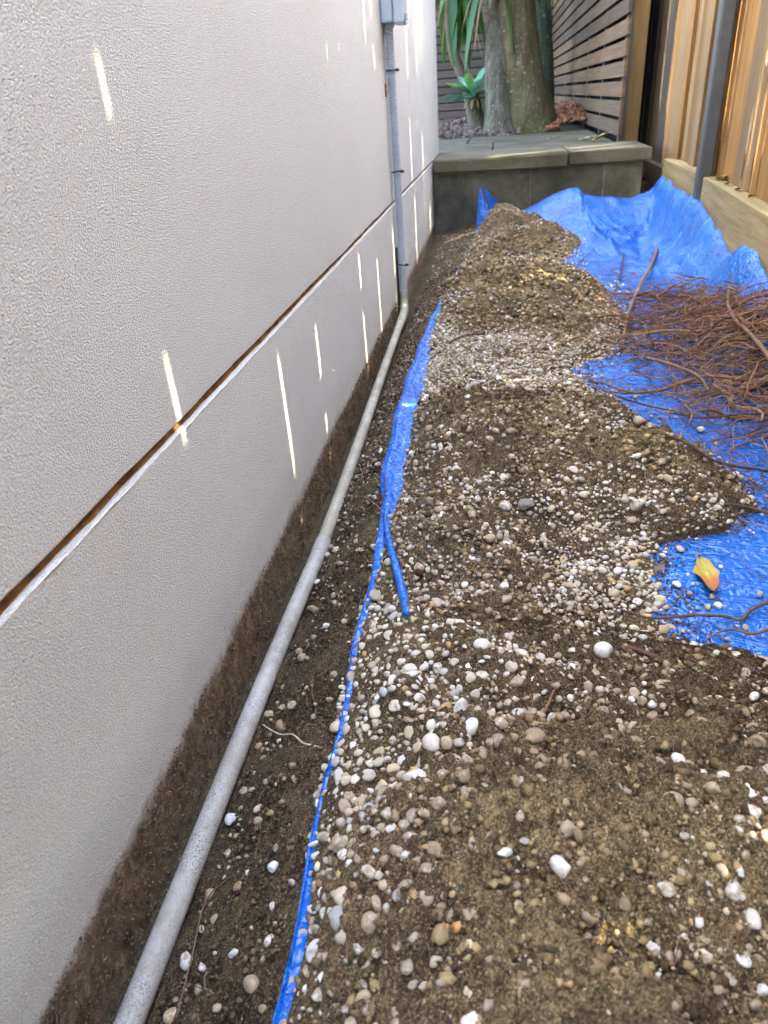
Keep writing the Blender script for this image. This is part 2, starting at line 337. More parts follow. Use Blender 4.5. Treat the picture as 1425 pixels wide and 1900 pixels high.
def base_z(x, y):
    x = np.asarray(x, float); y = np.asarray(y, float); t = x_tarp(y)
    fl = .033-.010*np.clip(1-x/.03, 0, 1)+np.interp(y, [0, 1.4, 2.2, 3.0], [0, .012, .022, .052])
    return fl+(TZ-.006-fl)*sstep(.072, 1., x/np.maximum(t, .01))
def soil_z(x, y):
    h = pile_h(x, y); b = base_z(x, y)+.006*fbm(x, y, 28, 4); return np.where(h > 0, TZ-.004+h, b)
def gravelness(x, y):
    g = .50+.80*fbm(x, y, 9, 5)
    def bl(cx, cy, rx, ry, a): return a*np.exp(-((x-cx)/rx)**2-((y-cy)/ry)**2)
    g = g+bl(.26, 1.36, .25, .17, 1.)+bl(.42, .68, .08, .12, .8)+bl(.185, .51, .055, .10, .9)+bl(.185, .36, .045, .09, .7)+bl(.29, .50, .10, .045, .4)+bl(.38, .455, .09, .035, .35)+bl(.56, 1.75, .08, .22, .4)+bl(.17, 1.75, .06, .2, .45)+bl(.27, .42, .06, .05, .25)+bl(.33, .78, .05, .05, .25)
    g = g-bl(.27, 1.02, .13, .055, .5)-bl(.50, .89, .12, .05, .55)-bl(.31, .25, .11, .09, .50)-bl(.42, .38, .14, .08, .38)-bl(.38, 1.9, .12, .10, .35)-bl(.33, 2.8, .12, .14, .3)-bl(.3, .1, .3, .1, .25)-bl(.20, .80, .05, .08, .35)
    return np.clip(g, .06, 1.)
def dryness(x, y):
    d = np.exp(-((x-.33)/.20)**2-((y-.27)/.10)**2)+.5*np.exp(-((x-.5)/.12)**2-((y-.9)/.06)**2)+.35*(y > 1.7)+.5*fbm(x, y, 14, 3); return np.clip(d, 0, 1)
def surf(px, py, lift=0.0):
    """point of the built ground, heap or sheet seen at a picture point"""
    d = ray(px, py); t = np.linspace(.3, 6, 6000); P = CAM+t[:, None]*d
    z = np.maximum(soil_z(P[:, 0], P[:, 1]), np.where(P[:, 0] > x_tarp(P[:, 1]), TZ+.002, -1))
    i = int(np.argmax(P[:, 2] < z)); p = P[i].copy(); p[2] = z[i]+lift; return p

# big ground sheet out to the horizon, neighbour land included
def grid_vf(xs, ys, zf):
    X, Y = np.meshgrid(xs, ys); Z = zf(X, Y); n, k = X.shape
    i = np.arange(n-1)[:, None]*k+np.arange(k-1)[None]; F = np.stack([i, i+1, i+k+1, i+k], -1).reshape(-1, 4)
    return np.stack([X, Y, Z], -1).reshape(-1, 3), F
v, f = grid_vf(np.linspace(-120, 120, 25), np.linspace(-120, 120, 25), lambda x, y: x*0-.02)
tag(mk('ground', v, f, M_BED), 'brown soil ground reaching out past the fence and house', kind='structure')
v, f = grid_vf(np.linspace(-.004, .26, 90), np.concatenate([np.linspace(-.4, .15, 40), np.linspace(.155, 1.2, 260), np.linspace(1.21, 3.31, 220)]), lambda x, y: base_z(x, y)+.010*fbm(x, y, 26, 5)*np.clip(x/.02, 0, 1))
tag(mk('trench_floor', v, f, M_TRENCH, smooth=True), 'dark damp soil of the dug trench along the wall', kind='structure')
v, f = grid_vf(np.linspace(.24, 1.6, 20), np.linspace(-2, 3.4, 30), lambda x, y: x*0+.09)
tag(mk('side_path', v, f, M_SOIL), 'soil of the side path under the blue sheet', kind='structure')

# ------------------------------------------------------------------ house wall
hw = empty('house_wall', (-.12, 1.2, 0)); tag(hw, 'pale rendered house wall with a dirty soil line and a groove above its plinth', 'wall')
GZ0, GZ1 = .3568, .3630
def wav(y): return .0016*fbm(y, y*0, 14, 4)
ys = np.concatenate([np.linspace(-2.5, .1, 30), np.linspace(.11, 3.72, 500)])
def sheet(rows, ys, flip=False):
    V = np.stack([np.stack([r[0](ys)+0*ys, ys, r[1](ys)+0*ys], -1) for r in rows]); k = len(ys)
    i = np.arange(len(rows)-1)[:, None]*k+np.arange(k-1)[None]; F = np.stack([i, i+k, i+k+1, i+1], -1).reshape(-1, 4)
    return V.reshape(-1, 3), F[:, ::-1] if flip else F
c = lambda a: (lambda y: a+0*y)
top = 2.9
v, f = sheet([(c(-.30), lambda y: GZ1+0*y), (c(-.012), lambda y: GZ1+wav(y)), (c(-.003), lambda y: GZ1+wav(y)), (c(0.), lambda y: GZ1+.003+wav(y)), (c(0.), c(top)), (c(-.30), c(top))], ys)
k = len(ys); cap = [[j*k+k-1 for j in (0, 1, 2, 3, 4, 5)]]
mk('upper_render', v, f.tolist()+cap, M_UP, hw)
def chip(y): return np.clip(fbm(y, y*0+7, 40, 3), -.3, .25)*.004
v, f = sheet([(c(.0008), c(-.1)), (c(.0008), lambda y: GZ0-.0025+chip(y)), (c(-.0012), lambda y: GZ0+.000+wav(y+3)*.6), (c(-.3), lambda y: GZ0+0*y-.001)], ys)
mk('plinth', v, f.tolist()+[[j*k+k-1 for j in (0, 1, 2, 3)]], M_LOW, hw)
v, f = sheet([(lambda y: -.0025+.002*fbm(y, y*0+2, 30, 3), c(GZ0-.003)), (lambda y: -.0045+.004*fbm(y, y*0+4, 22, 3), c((GZ0+GZ1)/2)), (c(-.006), c(GZ1+.003))], ys)
mk('groove_joint', v, f, M_GAPDIRT, hw)
# thick paint lip along the top of the plinth, fading out beyond the conduit
yb = np.concatenate([np.linspace(-.4, .12, 30), np.linspace(.13, 2.3, 420)])
bw = np.interp(yb, [0, .5, .9, 1.5, 2.3], [.0009, .0008, .0004, .0002, .0001])*(1+1.4*fbm(yb, yb*0+5, 75, 4))
v, f = tube_vf(np.stack([.0005+0*yb, yb, GZ0-.0025+.0012*fbm(yb, yb*0+8, 38, 3)], -1), bw, 8)
mk('paint_lip', v, f, M_BEAD, hw, smooth=True)

# ------------------------------------------------------------------ pipe, conduit, box
pp = empty('drain_pipe', (.03, .9, .06)); tag(pp, 'long pale grey plastic pipe lying in the trench at the wall foot', 'pipe')
P1 = smooth_path([(.0285, -.25, .043), (.029, .0, .0465), (.0297, .22, .0500), (.0318, .53, .0560), (.0362, .735, .0597), (.0385, .835, .0613)], 60)
P2 = smooth_path([(.0382, .81, .0609), (.0355, 1.1, .0664), (.0285, 1.5, .0745), (.0228, 1.90, .0815)], 60)
v, f = tube_vf(P1, .0104, 24); mk('near_length', v, f, M_PIPE, pp, smooth=True)
v, f = tube_vf(P2, .0097, 24); mk('far_length', v, f, M_PIPE2, pp, smooth=True)
a = (P1[-1]-P1[-4]); a /= np.linalg.norm(a)
v, f = tube_vf([P1[-1]-a*.035, P1[-1]-a*.033, P1[-1]-a*.002, P1[-1]], [.0105, .0112, .0113, .0099], 24); mk('socket', v, f, M_PIPE, pp, smooth=True)
cx_, cy_ = .0145, 2.045
E1 = smooth_path([(.0232, 1.885, .0812), (.0222, 1.955, .0825), (.0200, 2.008, .0870), (.0165, 2.036, .103), (cx_, cy_, .128)], 26)
v, f = tube_vf(E1, np.r_[[.0113]*6, [.0112]*20], 20); mk('elbow', v, f, M_PIPE2, pp, smooth=True)
cz = np.arange(.118, .762, .00058); rr = .0101+.0017*np.sin(cz*2*np.pi/.0050)
cd_ = empty('corrugated_conduit', (cx_, cy_, .15)); tag(cd_, 'grey corrugated conduit running up the wall to the box', 'conduit')
v, f = tube_vf(np.stack([cx_+.0012*np.sin(cz*6), cy_+.002*np.sin(cz*5), cz], -1), rr, 14); mk('sleeve', v, f, M_CORR, cd_, smooth=True)
for z_, tilt in ((.662, .0), (.437, .002), (.203, -.003)):
    t = np.linspace(0, 2*np.pi, 25); P = np.stack([cx_+.0131*np.cos(t), cy_+.0131*np.sin(t), z_+tilt*np.cos(t)], -1)
    v1 = tube_vf(P, .0016, 6, False); v2 = box_vf(cx_+.011, cx_+.021, cy_-.0165, cy_-.0105, z_-.003, z_+.003, .001)
    v, f = join([v1, v2]); o = mk('cable_tie', v, f, M_BLACK, cd_)
    tag(o, {.662: 'black cable tie near the grey box', .437: 'black cable tie midway up the conduit', .203: 'black cable tie low on the conduit'}[z_])
v, f = tube_vf(smooth_path([(.003, 2.032, .25), (.003, 2.030, .16), (.004, 2.024, .10), (.006, 2.01, .06), (.012, 1.99, .03)], 20), .004, 8)
tag(recentre(mk('black_cable', v, f, M_BLACK, smooth=True)), 'black cable tucked behind the foot of the corrugated conduit', 'cable')
rc = empty('rusty_clip', (.004, 2.015, .62)); tag(rc, 'small rusty metal clip on the wall beside the conduit', 'clip')
v, f = box_vf(-.001, .003, 2.012, 2.026, .607, .636, .001); mk('plate', v, f, M_RUST, rc)
v, f = tube_vf([(.002, 2.019, .622), (.0065, 2.019, .622)], [.004, .003], 8); mk('screw', v, f, mat_simple('screw_brass', (.5, .38, .2), .4, .5, .6), rc)
bx = empty('junction_box', (.03, 2.06, .755)); tag(bx, 'pale grey electrical box mounted on the house wall at the top', 'electrical box')
box('body', .001, .029, 2.005, 2.085, .757, .93, M_GREYBOX, bx, .005)
box('lid', .0305, .054, 2.003, 2.087, .755, .932, M_GREYBOX, bx, .003)
box('latch', .0545, .060, 2.03, 2.05, .762, .775, M_GREYBOX, bx, .001)
box('gland', .004, .026, 2.033, 2.057, .749, .7565, M_GREYBOX, bx, .003)

# ------------------------------------------------------------------ step of blocks and pavers, garden behind
st = empty('garden_step', (.44, 3.4, .1)); tag(st, 'low mossy concrete block step with paver top across the path', 'step')
for a, b_ in ((.005, .405), (.413, .700), (.708, .855)):
    box('block', a, b_, 3.305, 3.42, .02, .312, M_BLOCK, st, .004, .0006)
for a, b_ in ((.4055, .4125), (.7005, .7075)): box('mortar_joint', a, b_, 3.309, 3.40, .05, .312, M_MORTAR, st, .001)
mz = np.linspace(.006, .85, 60); 
v, f = tube_vf(np.stack([mz, 3.31+.003*fbm(mz, mz*0, 30, 3), .316+0*mz], -1), .0065*(1+.8*fbm(mz, mz*0+4, 35, 3)), 6); mk('mortar_bed', v, f, M_MORTAR, st)
box('cap_paver', .006, .5545, 3.275, 3.70, .322, .370, M_CAP, st, .007, .0009)
box('cap_paver', .5615, .880, 3.277, 3.68, .323, .371, M_CAP, st, .007, .0009)
for a, b_ in ((-.35, .245), (.250, .80)): box('rear_paver', a, b_, 3.725 if a < 0 else 3.705, 4.35, .318, .3665, M_CAPB, st, .006, .0008)
for a, b_ in ((-.35, .10), (.106, .80)): box('rear_paver', a, b_, 4.356, 4.93, .318, .3665, M_CAPB, st, .006, .0008)
v, f = grid_vf(np.linspace(-1.6, .86, 40), np.linspace(3.43, 9.3, 60), lambda x, y: np.where(y < 4.95, .30, .352+.03*fbm(x, y, 3, 3)))
tag(mk('garden_bed', v, f, M_BED, smooth=True), 'dark garden soil behind the step', kind='structure')

# ------------------------------------------------------------------ fence line
def xf(y): y = np.asarray(y, float); return np.where(y < 2.52, .945-.063*(2.52-y), .945+.018*(y-2.52))
TAN, TEL = math.tan(SUN_AZ), math.tan(SUN_EL)
def to_fence(x, y, z):
    yf = y
    for _ in range(8): yf = y+(float(xf(yf))-x)*TAN
    return yf, z+(float(xf(yf))-x)/math.cos(SUN_AZ)*TEL
# chinks between palings: (place on the wall or ground that the light reaches, extent, width)
CH = []
for yw, z0, z1, wd in [(.5575, .598, .66, .0062), (.5575, .335, .445, .0088), (.862, .142, .345, .0125), (.866, .066, .102, .008), (1.062, .205, .31, .014), (1.070, .112, .16, .013), (1.078, .06, .098, .011),
                       (1.478, .262, .352, .014), (1.470, .355, .405, .006), (1.483, .07, .235, .015), (1.686, .09, .305, .014), (2.0, .17, .33, .015), (1.995, .07, .16, .010), (2.545, .34, .57, .016), (2.575, .08, .345, .018),
                       (2.925, .30, .505, .015), (2.915, .17, .31, .008), (3.20, .452, .472, .012), (2.532, .645, .80, .015), (2.83, .655, .9, .015), (2.96, .70, .95, .014), (3.05, .70, .95, .012), (2.72, .77, .79, .010),
                       (1.76, .705, .85, .014), (1.868, .758, .83, .012), (1.862, .655, .722, .010), (1.354, .655, .705, .006), (1.456, .678, .71, .006)]:
    yf, a = to_fence(0, yw, z0); _, b_ = to_fence(0, yw, z1); CH.append((yf, a, b_, wd*.72))
def chink_ground(x0, y0, x1, y1, z, wd):
    p, q = to_fence(x0, y0, z), to_fence(x1, y1, z); CH.append(((p[0]+q[0])/2, min(p[1], q[1]), max(p[1], q[1]), wd))
chink_ground(.14, 3.20, .86, 3.56, .37, .042); chink_ground(.34, 3.145, .86, 3.405, .37, .028)
chink_ground(.19, 2.27, .42, 2.385, .19, .025); chink_ground(.29, 1.84, .47, 1.95, .18, .025); chink_ground(.47, 2.01, .76, 2.155, .125, .023)
chink_ground(.135, 1.20, .20, 1.23, .15, .016); chink_ground(.29, 1.25, .39, 1.30, .16, .016)
chink_ground(.368, .252, .382, .259, .17, .017); chink_ground(.325, .226, .341, .233, .17, .016)
GLOW = [(3.43, .42, 1.0), (2.495, .45, .95), (2.127, .33, .62), (2.055, .33, .60)]
for (yg, a, b_) in GLOW: CH.append((yg, a, b_, .013))
# paling joints follow the chinks, other joints fill in between
J = []
for yf in sorted(c_[0] for c_ in CH):
    if not J or yf-J[-1] > .022: J.append(yf)
    
def jidx(yf): return int(np.argmin([abs(yf-j) for j in J]))
bounds = [-2.2]
for j in J:
    gap = j-bounds[-1]; n = max(1, int(round(gap/.095)))
    bounds += [bounds[-1]+gap*(i+1)/n for i in range(n)]
while bounds[-1] < 9.6: bounds.append(bounds[-1]+.1)
fence = empty('paling_fence', (.96, 2.2, .1)); tag(fence, 'tall golden timber paling fence with sun glinting between its boards', 'fence')
TOPZ = 1.95
JS = np.array(J)
def has_chink(yb): return float(np.abs(JS-yb).min()) < 1e-6
layer = 0
for i in range(len(bounds)-1):
    y0, y1 = bounds[i], bounds[i+1]
    z0 = .285; tz = TOPZ+random.uniform(-.012, .012)
    c0, c1 = has_chink(y0), has_chink(y1)
    if i and not c0: layer = 1-layer                       # lapped like a real paling fence, flush where a chink is left
    mine = sorted([(a, b_, wd) for (yf, a, b_, wd) in CH if abs(J[jidx(yf)]-y0) < 1e-6])
    edge = [(z0, 0.)]
    for a, b_, wd in mine:
        if b_-a < .03: s_ = [(a-.004, 0), (a, wd*.9), ((a+b_)/2, wd), (b_, wd*.9), (b_+.004, 0)]
        else:
            n = 9; s_ = [(a, 0)]+[(a+(b_-a)*q/n, wd*min(1, 1.7*math.sin(math.pi*q/n)**.7)*random.uniform(.72, 1.02)) for q in range(1, n)]+[(b_, 0)]
        for q in s_:
            if q[0] > edge[-1][0]+1e-4: edge.append(q)
    edge = [e for e in edge if e[0] < tz-.01]+[(tz, 0.)]
    dx = (-.0066 if layer == 0 else .0066)+random.uniform(-.0005, .0005); th = .0125
    lap = .017 if layer else .002
    ya = y0-(.0006 if c0 else lap); yb = y1+(.0006 if c1 else lap)
    pts = [(ya+e[1], e[0]) for e in edge]+[(yb, tz), (yb, z0)]
    xs0 = [float(xf(p[0]))+dx-th/2 for p in pts]; xs1 = [a+th for a in xs0]; n = len(pts)
    V = [(a, p[0], p[1]) for a, p in zip(xs0, pts)]+[(a, p[0]+th*TAN, p[1]) for a, p in zip(xs1, pts)]
    F = [list(range(n)), list(range(2*n-1, n-1, -1))]+[[(j+1) % n, j, n+j, n+(j+1) % n] for j in range(n)]
    o = mk('paling', V, F, M_PALD if y0 > 3.425 else (M_PALG if random.random() < .33 else M_PAL), fence)  # far palings get the wood darkened to stand for shade
b = NB('translucent_glow_sliver'); gr = b.noise(b.pos((90, 90, 4)), 1., 4); fc = b.ramp(gr, [(.3, (.30, .15, .045)), (.7, (.60, .34, .12))]); b.done(fc, .7, .2)
t_ = b.n('BsdfTranslucent'); b.put(t_.inputs[0], fc); x_ = b.n('MixShader'); b.put(x_.inputs[0], .3); b.t.links.new(b.b.outputs[0], x_.inputs[1]); b.t.links.new(t_.outputs[0], x_.inputs[2]); b.t.links.new(x_.outputs[0], b.out.inputs[0]); M_SLIVER = b.m
for (yg, a, b_) in GLOW:          # thin translucent slivers added over open joints so the sun behind makes them glow
    yj = J[jidx(yg)]; zz = np.linspace(a-.02, b_+.02, 16); wv_ = .0025*np.array([random.uniform(-1, 1) for _ in zz])
    V = [(float(xf(yj))-.0145, yj-.003+w_*.5, z_) for z_, w_ in zip(zz, wv_)]+[(float(xf(yj))-.0138, yj+.008+w_, z_) for z_, w_ in zip(zz, wv_)]
    mk('glow_sliver', V, [[i, i+1, 17+i, 16+i] for i in range(15)], M_SLIVER, fence)
for z0 in (.36, 1.86):
    v, f = box_vf(0, .04, -2.2, 9.5, z0, z0+.07, .003); v[:, 0] += xf(v[:, 1])+.022
    vs = np.linspace(-2.2, 9.5, 12); 
    V, Fq = [], []
    for y_ in (-2.2, 2.52, 9.5):
        x_ = float(xf(y_))+.026; V += [(x_, y_, z0), (x_+.04, y_, z0), (x_+.04, y_, z0+.07), (x_, y_, z0+.07)]
    for s_ in (0, 4): Fq += [[s_+j, s_+(j+1) % 4, s_+4+(j+1) % 4, s_+4+j] for j in range(4)]
    Fq += [[3, 2, 1, 0], [8, 9, 10, 11]]
    mk('rail', V, Fq, M_POSTW, fence)
def sleeper(y0, y1, x0, x1, zt, label):
    v, f = box_vf(0, .044, y0, y1, .09, zt, .003)
    t = (v[:, 1]-y0)/(y1-y0); v[:, 0] += x0+(x1-x0)*t
    o = recentre(mk('timber_sleeper', v, f, M_SLEEP)); tag(o, label, 'sleeper', 'timber sleepers along the foot of the fence')
    return o
sleeper(-.05, 2.515, .736, .8985, .331, 'long pale timber sleeper at the fence foot, near side of the steel post')
v, f = box_vf(.925, .957, 3.24, 9.4, -.01, .292, .003); tag(recentre(mk('sun_leak_board', v, f, M_PALD)), 'dark low board added under the fence behind the step to stop sun', 'board')  # added to block sun leaking under the palings
sleeper(2.60, 3.21, .905, .9125, .331, 'short mossy timber sleeper between the steel post and the step')
ps = empty('steel_post', (.905, 2.54, .05)); tag(ps, 'dark grey square steel post standing against the paling fence', 'post')
v, f = box_vf(.8875, .9265, 2.525, 2.575, .03, 2.2, .007, 3); mk('shaft', v, f, M_STEEL, ps, smooth=False)
box('cap', .886, .928, 2.5235, 2.5765, 2.201, 2.206, M_BLACK, ps, .001)
v, f = box_vf(.815, .895, 3.745, 3.835, .33, 2.1, .004); tag(recentre(mk('timber_post', v, f, M_POSTW)), 'brown square timber post at the end of the slatted screen', 'post')

# ------------------------------------------------------------------ slatted screens
sc_ = empty('slat_screen', (.81, 6.3, .3)); tag(sc_, 'brown horizontal slat screen running beside the tree on the right', 'screen')
for i in range(24):
    z0 = .392+i*.0755; a = .800
    for (ya, yb_) in ((3.69, 6.3), (6.303, 9.0)):
        box('slat', a+random.uniform(-.001, .001), a+.014, ya+random.uniform(-.004, .004)*(ya < 4), yb_, z0, z0+.0595, M_SLAT, sc_, .0015)
for y_ in (3.76, 4.55, 5.35, 6.28, 7.2, 8.1, 8.94):
    box('batten', .8150, .8295 if y_ < 3.8 else .85, y_-.022, y_+.022, .36, 2.2, M_STEEL, sc_, .002)
sb = empty('rear_slat_screen', (-.3, 9.07, .3)); tag(sb, 'dark horizontal slat screen across the far end behind the plants', 'screen')
for i in range(24):
    z0 = .30+i*.0775; box('slat', -1.6, .797, 9.06, 9.079, z0, z0+.0665, M_SLATB, sb, .0015)
for x_ in (-1.2, -.55, .1, .7): box('batten', x_-.02, x_+.02, 9.080, 9.10, .3, 2.2, M_STEEL, sb, .002)
sh = empty('slat_backing', (.3, 9.7, 0)); tag(sh, 'dark backing added behind the slats to keep their gaps black', 'backing')  # unseen backing added so sky and sun don't show through the slat gaps
box('added_rear_backing', -2.2, 1.4, 9.35, 9.6, -.01, 3.4, M_DARK, sh, .004)
box('added_side_backing', .855, .87, 3.86, 9.33, .0, 2.25, M_DARK, sh, .002)

# ------------------------------------------------------------------ trees and plants
def trunk_vf(P, rads, n=28, lobes=(), seed=0, flat=1.0):
    P = smooth_path(P, 40); rad = np.interp(np.linspace(0, 1, 40), np.linspace(0, 1, len(rads)), rads)
    v, f = tube_vf(P, rad, n); V = v.reshape(40, n, 3); ang = np.linspace(0, 2*np.pi, n, endpoint=False)
    for i in range(40):
        q = 1+.07*fbm(np.cos(ang)*1.3+seed, np.sin(ang)*1.3+i*.18, 1.4, 3)
        t = i/39
        for (a0, wdt, amp, hh) in lobes: q = q+amp*np.exp(-(((ang-a0+np.pi) % (2*np.pi)-np.pi)/wdt)**2)*np.exp(-t/hh)
        V[i] = P[i]+(V[i]-P[i])*q[:, None]
    return V.reshape(-1, 3), f
tr = empty('mossy_tree', (.42, 5.2, .35)); tag(tr, 'big mossy tree trunk flaring at its base beside the slat screen', 'tree')
v, f = trunk_vf([(.45, 5.25, .30), (.435, 5.24, .5), (.39, 5.24, .8), (.36, 5.25, 1.2), (.34, 5.28, 1.9), (.30, 5.3, 2.6)], [.215, .168, .122, .105, .095, .085], 30, [(0.2, .5, .5, .07), (2.2, .5, .35, .08), (4., .6, .35, .07), (5.4, .4, .3, .06)], 3)
mk('trunk', v, f, M_TRUNK, tr, smooth=True)
v, f = trunk_vf([(.295, 5.16, .32), (.278, 5.17, .5), (.262, 5.2, .72), (.262, 5.26, .95), (.27, 5.3, 1.25)], [.12, .090, .078, .066, .055], 20, [(1., .7, .5, .1), (4., .6, .5, .1)], 8)
tag(mk('side_stem', v, f, M_TRUNKG, tr, smooth=True), 'grey fissured stem on the left of the trunk')
def limb(P, r0, r1): 
    P = smooth_path(P, 14); return tube_vf(P, np.linspace(r0, r1, 14), 10)
for P in ([(.31, 5.3, 2.5), (.1, 5.0, 3.0), (-.4, 4.7, 3.5)], [(.30, 5.3, 2.55), (.6, 5.6, 3.1), (.9, 5.9, 3.6)], [(.30, 5.3, 2.5), (.3, 6.0, 3.2), (.1, 6.7, 3.7)]):
    v, f = limb(P, .07, .02); mk('limb', v, f, M_TRUNK, tr, smooth=True)
N = 1500; cc = rng.normal(0, 1, (N, 3)); cc /= np.linalg.norm(cc, axis=1)[:, None]; cc *= (rng.random((N, 1))**.4)
cc = cc*np.array([1.5, 2.1, .7])+np.array([.0, 7.2, 4.6]); ld = rng.normal(0, 1, (N, 3)); ld /= np.linalg.norm(ld, axis=1)[:, None]; ls = np.cross(ld, rng.normal(0, 1, (N, 3))); ls /= np.linalg.norm(ls, axis=1)[:, None]
L = .13; V = np.stack([cc, cc+ld*L*.5+ls*L*.25, cc+ld*L, cc+ld*L*.5-ls*L*.25], 1).reshape(-1, 3)
o = mk('crown', V, np.arange(N*4).reshape(-1, 4), M_YUC, tr); o['kind'] = 'stuff'
dt = empty('dark_tree', (.6, 6.25, .35)); tag(dt, 'dark shaded tree trunk standing behind the big mossy one', 'tree')
v, f = trunk_vf([(.59, 6.3, .3), (.58, 6.3, .7), (.545, 6.32, 1.1), (.50, 6.35, 1.7), (.5, 6.4, 2.6)], [.105, .09, .085, .08, .07], 22, [(0., .6, .25, .1)], 5); mk('trunk', v, f, M_TRUNKD, dt, smooth=True)
def strap(base, dirv, length, width, droop, mat, parent, name='leaf', nseg=9, fold=.25, broad=False):
    d = np.array(dirv, float); d /= np.linalg.norm(d); p = np.array(base, float); side = np.cross(d, (0, 0, 1.)); side /= np.linalg.norm(side)+1e-9
    V = []; F = []
    for i in range(nseg+1):
        t = i/nseg; wdt = width*(math.sin(math.pi*min(1, .16+.84*t))**.6 if t < 1 else .02)*(1-.25*t)
        if broad: wdt = width*(.35+.65*math.sin(math.pi*min(1, t*.88))**1.2)*(1 if t < .86 else max(.03, (1-t)/.14)**.6)
        up = np.cross(side, d); V += [p-side*wdt/2, p-up*wdt*fold, p+side*wdt/2]
        p = p+d*length/nseg; d = d+np.array([0, 0, -droop/nseg]); d /= np.linalg.norm(d)
    for i in range(nseg):
        a = i*3; F += [[a, a+1, a+4, a+3], [a+1, a+2, a+5, a+4]]
    return mk(name, V, F, mat, parent, smooth=True)
def yucca(name, label, crown, stem, nl, ndead, seed):
    rs = random.Random(seed); e = empty(name, stem[0]); tag(e, label, 'plant', 'strappy plants behind the wall')
    v, f = tube_vf(smooth_path(stem, 16), np.linspace(.040, .030, 16), 12); mk('stem', v, f, M_YTRUNK, e, smooth=True)
    for i in range(nl):
        a = rs.uniform(0, 6.28); el = rs.uniform(-1.2, .55)
        strap((crown[0]+.02*math.cos(a), crown[1]+.02*math.sin(a), crown[2]+rs.uniform(-.06, .08)), (math.cos(a)*math.cos(el), math.sin(a)*math.cos(el), math.sin(el)), rs.uniform(.38, .60), rs.uniform(.055, .078), rs.uniform(1.4, 2.8), M_YUC, e)
    for i in range(ndead):
        a = rs.uniform(0, 6.28); strap((crown[0], crown[1], crown[2]-.08), (math.cos(a)*.5, math.sin(a)*.5, -.4), rs.uniform(.3, .5), rs.uniform(.014, .024), 1.6, M_YUCD, e, 'dead_leaf')
yucca('yucca', 'green strappy plant with drooping leaves right behind the wall corner', (-.02, 5.45, 1.27), [(.11, 5.75, .33), (.06, 5.7, .62), (-.04, 5.6, .9), (-.02, 5.46, 1.3)], 22, 5, 1)
yucca('yucca', 'strappy plant leaning over beside the mossy trunk with dead brown leaves', (.22, 5.12, 1.30), [(.235, 5.3, .9), (.23, 5.25, 1.0), (.225, 5.2, 1.1), (.22, 5.13, 1.3)], 15, 5, 5)
yucca('yucca', 'farther strappy plant with thin bent stem by the rear slats', (-.14, 6.4, 1.33), [(.16, 6.2, .33), (.10, 6.25, .6), (-.03, 6.3, .85), (-.13, 6.4, 1.3)], 18, 6, 9)
rs0 = random.Random(3); ag = empty('agave', (.10, 5.5, .34)); tag(ag, 'blue green agave rosette with broad leaves on a short stump', 'plant')
v, f = trunk_vf([(.13, 5.56, .33), (.12, 5.55, .45), (.10, 5.5, .58)], [.075, .055, .045], 18, [], 4); mk('stump', v, f, M_TRUNKG, ag, smooth=True)
for i in range(17):
    a = i*2.4+rs0.uniform(-.2, .2); t = i/17; el = -.05+1.05*t+rs0.uniform(-.12, .12)
    strap((.095+.015*math.cos(a), 5.48+.015*math.sin(a), .585+.035*t), (math.cos(a)*math.cos(el), math.sin(a)*math.cos(el), math.sin(el)), rs0.uniform(.17, .225)-.05*t, .088-.03*t, .45, M_AGA if i % 3 else M_AGA2, ag, 'leaf', 10, .22, True)
for a in (3.6, 4.6, 5.4): strap((.1, 5.46, .57), (math.cos(a), math.sin(a), .2), .10, .03, 3.0, M_YUCD, ag, 'dead_leaf')

# ------------------------------------------------------------------ chips, pebbles, crumbs: shared builders
def ico(sub):
    bm = bmesh.new(); bmesh.ops.create_icosphere(bm, subdivisions=sub, radius=1); bm.verts.ensure_lookup_table()
    v = np.array([a.co[:] for a in bm.verts]); f = np.array([[x.index for x in p.verts] for p in bm.faces]); bm.free(); return v, f
ICO = {s_: ico(s_) for s_ in (1, 2, 3)}
def rot_mats(n, tilt):
    yaw = rng.uniform(0, 2*np.pi, n); ax = rng.uniform(0, 2*np.pi, n); t = np.abs(rng.normal(0, tilt, n))
    cz_, sz = np.cos(yaw), np.sin(yaw); Z = np.zeros((n, 3, 3)); Z[:, 0, 0] = cz_; Z[:, 0, 1] = -sz; Z[:, 1, 0] = sz; Z[:, 1, 1] = cz_; Z[:, 2, 2] = 1
    k = np.stack([np.cos(ax), np.sin(ax), 0*ax], -1); K = np.zeros((n, 3, 3)); K[:, 0, 2] = k[:, 1]; K[:, 1, 2] = -k[:, 0]; K[:, 2, 0] = -k[:, 1]; K[:, 2, 1] = k[:, 0]
    Rm = np.eye(3)+np.sin(t)[:, None, None]*K+(1-np.cos(t))[:, None, None]*(K@K); return Rm@Z
def pebbles_v(cent, size, sub, ang=None, asp=None):
    """rounded stones: centre, half length; returns verts (n, m, 3)"""
    n = len(cent); tv, tf = ICO[sub]; V = np.repeat(tv[None], n, 0)
    nk = 7; K = rng.normal(0, 1, (n, nk, 3)); K /= np.linalg.norm(K, axis=2)[:, :, None]
    d = np.einsum('nkc,nmc->nkm', K, V); cut = rng.uniform(.58, .96, (n, nk, 1))
    over = np.clip(d-cut, 0, None); V = V-np.einsum('nkm,nkc->nmc', over*.85, K)     # flattened facets with soft edges
    A = asp if asp is not None else np.stack([np.ones(n), rng.uniform(.62, .95, n), rng.uniform(.42, .8, n)], -1)
    V = V*A[:, None, :]*np.asarray(size)[:, None, None]
    Rm = ang if ang is not None else rot_mats(n, .35)
    return np.einsum('nij,nmj->nmi', Rm, V)+cent[:, None, :], tf
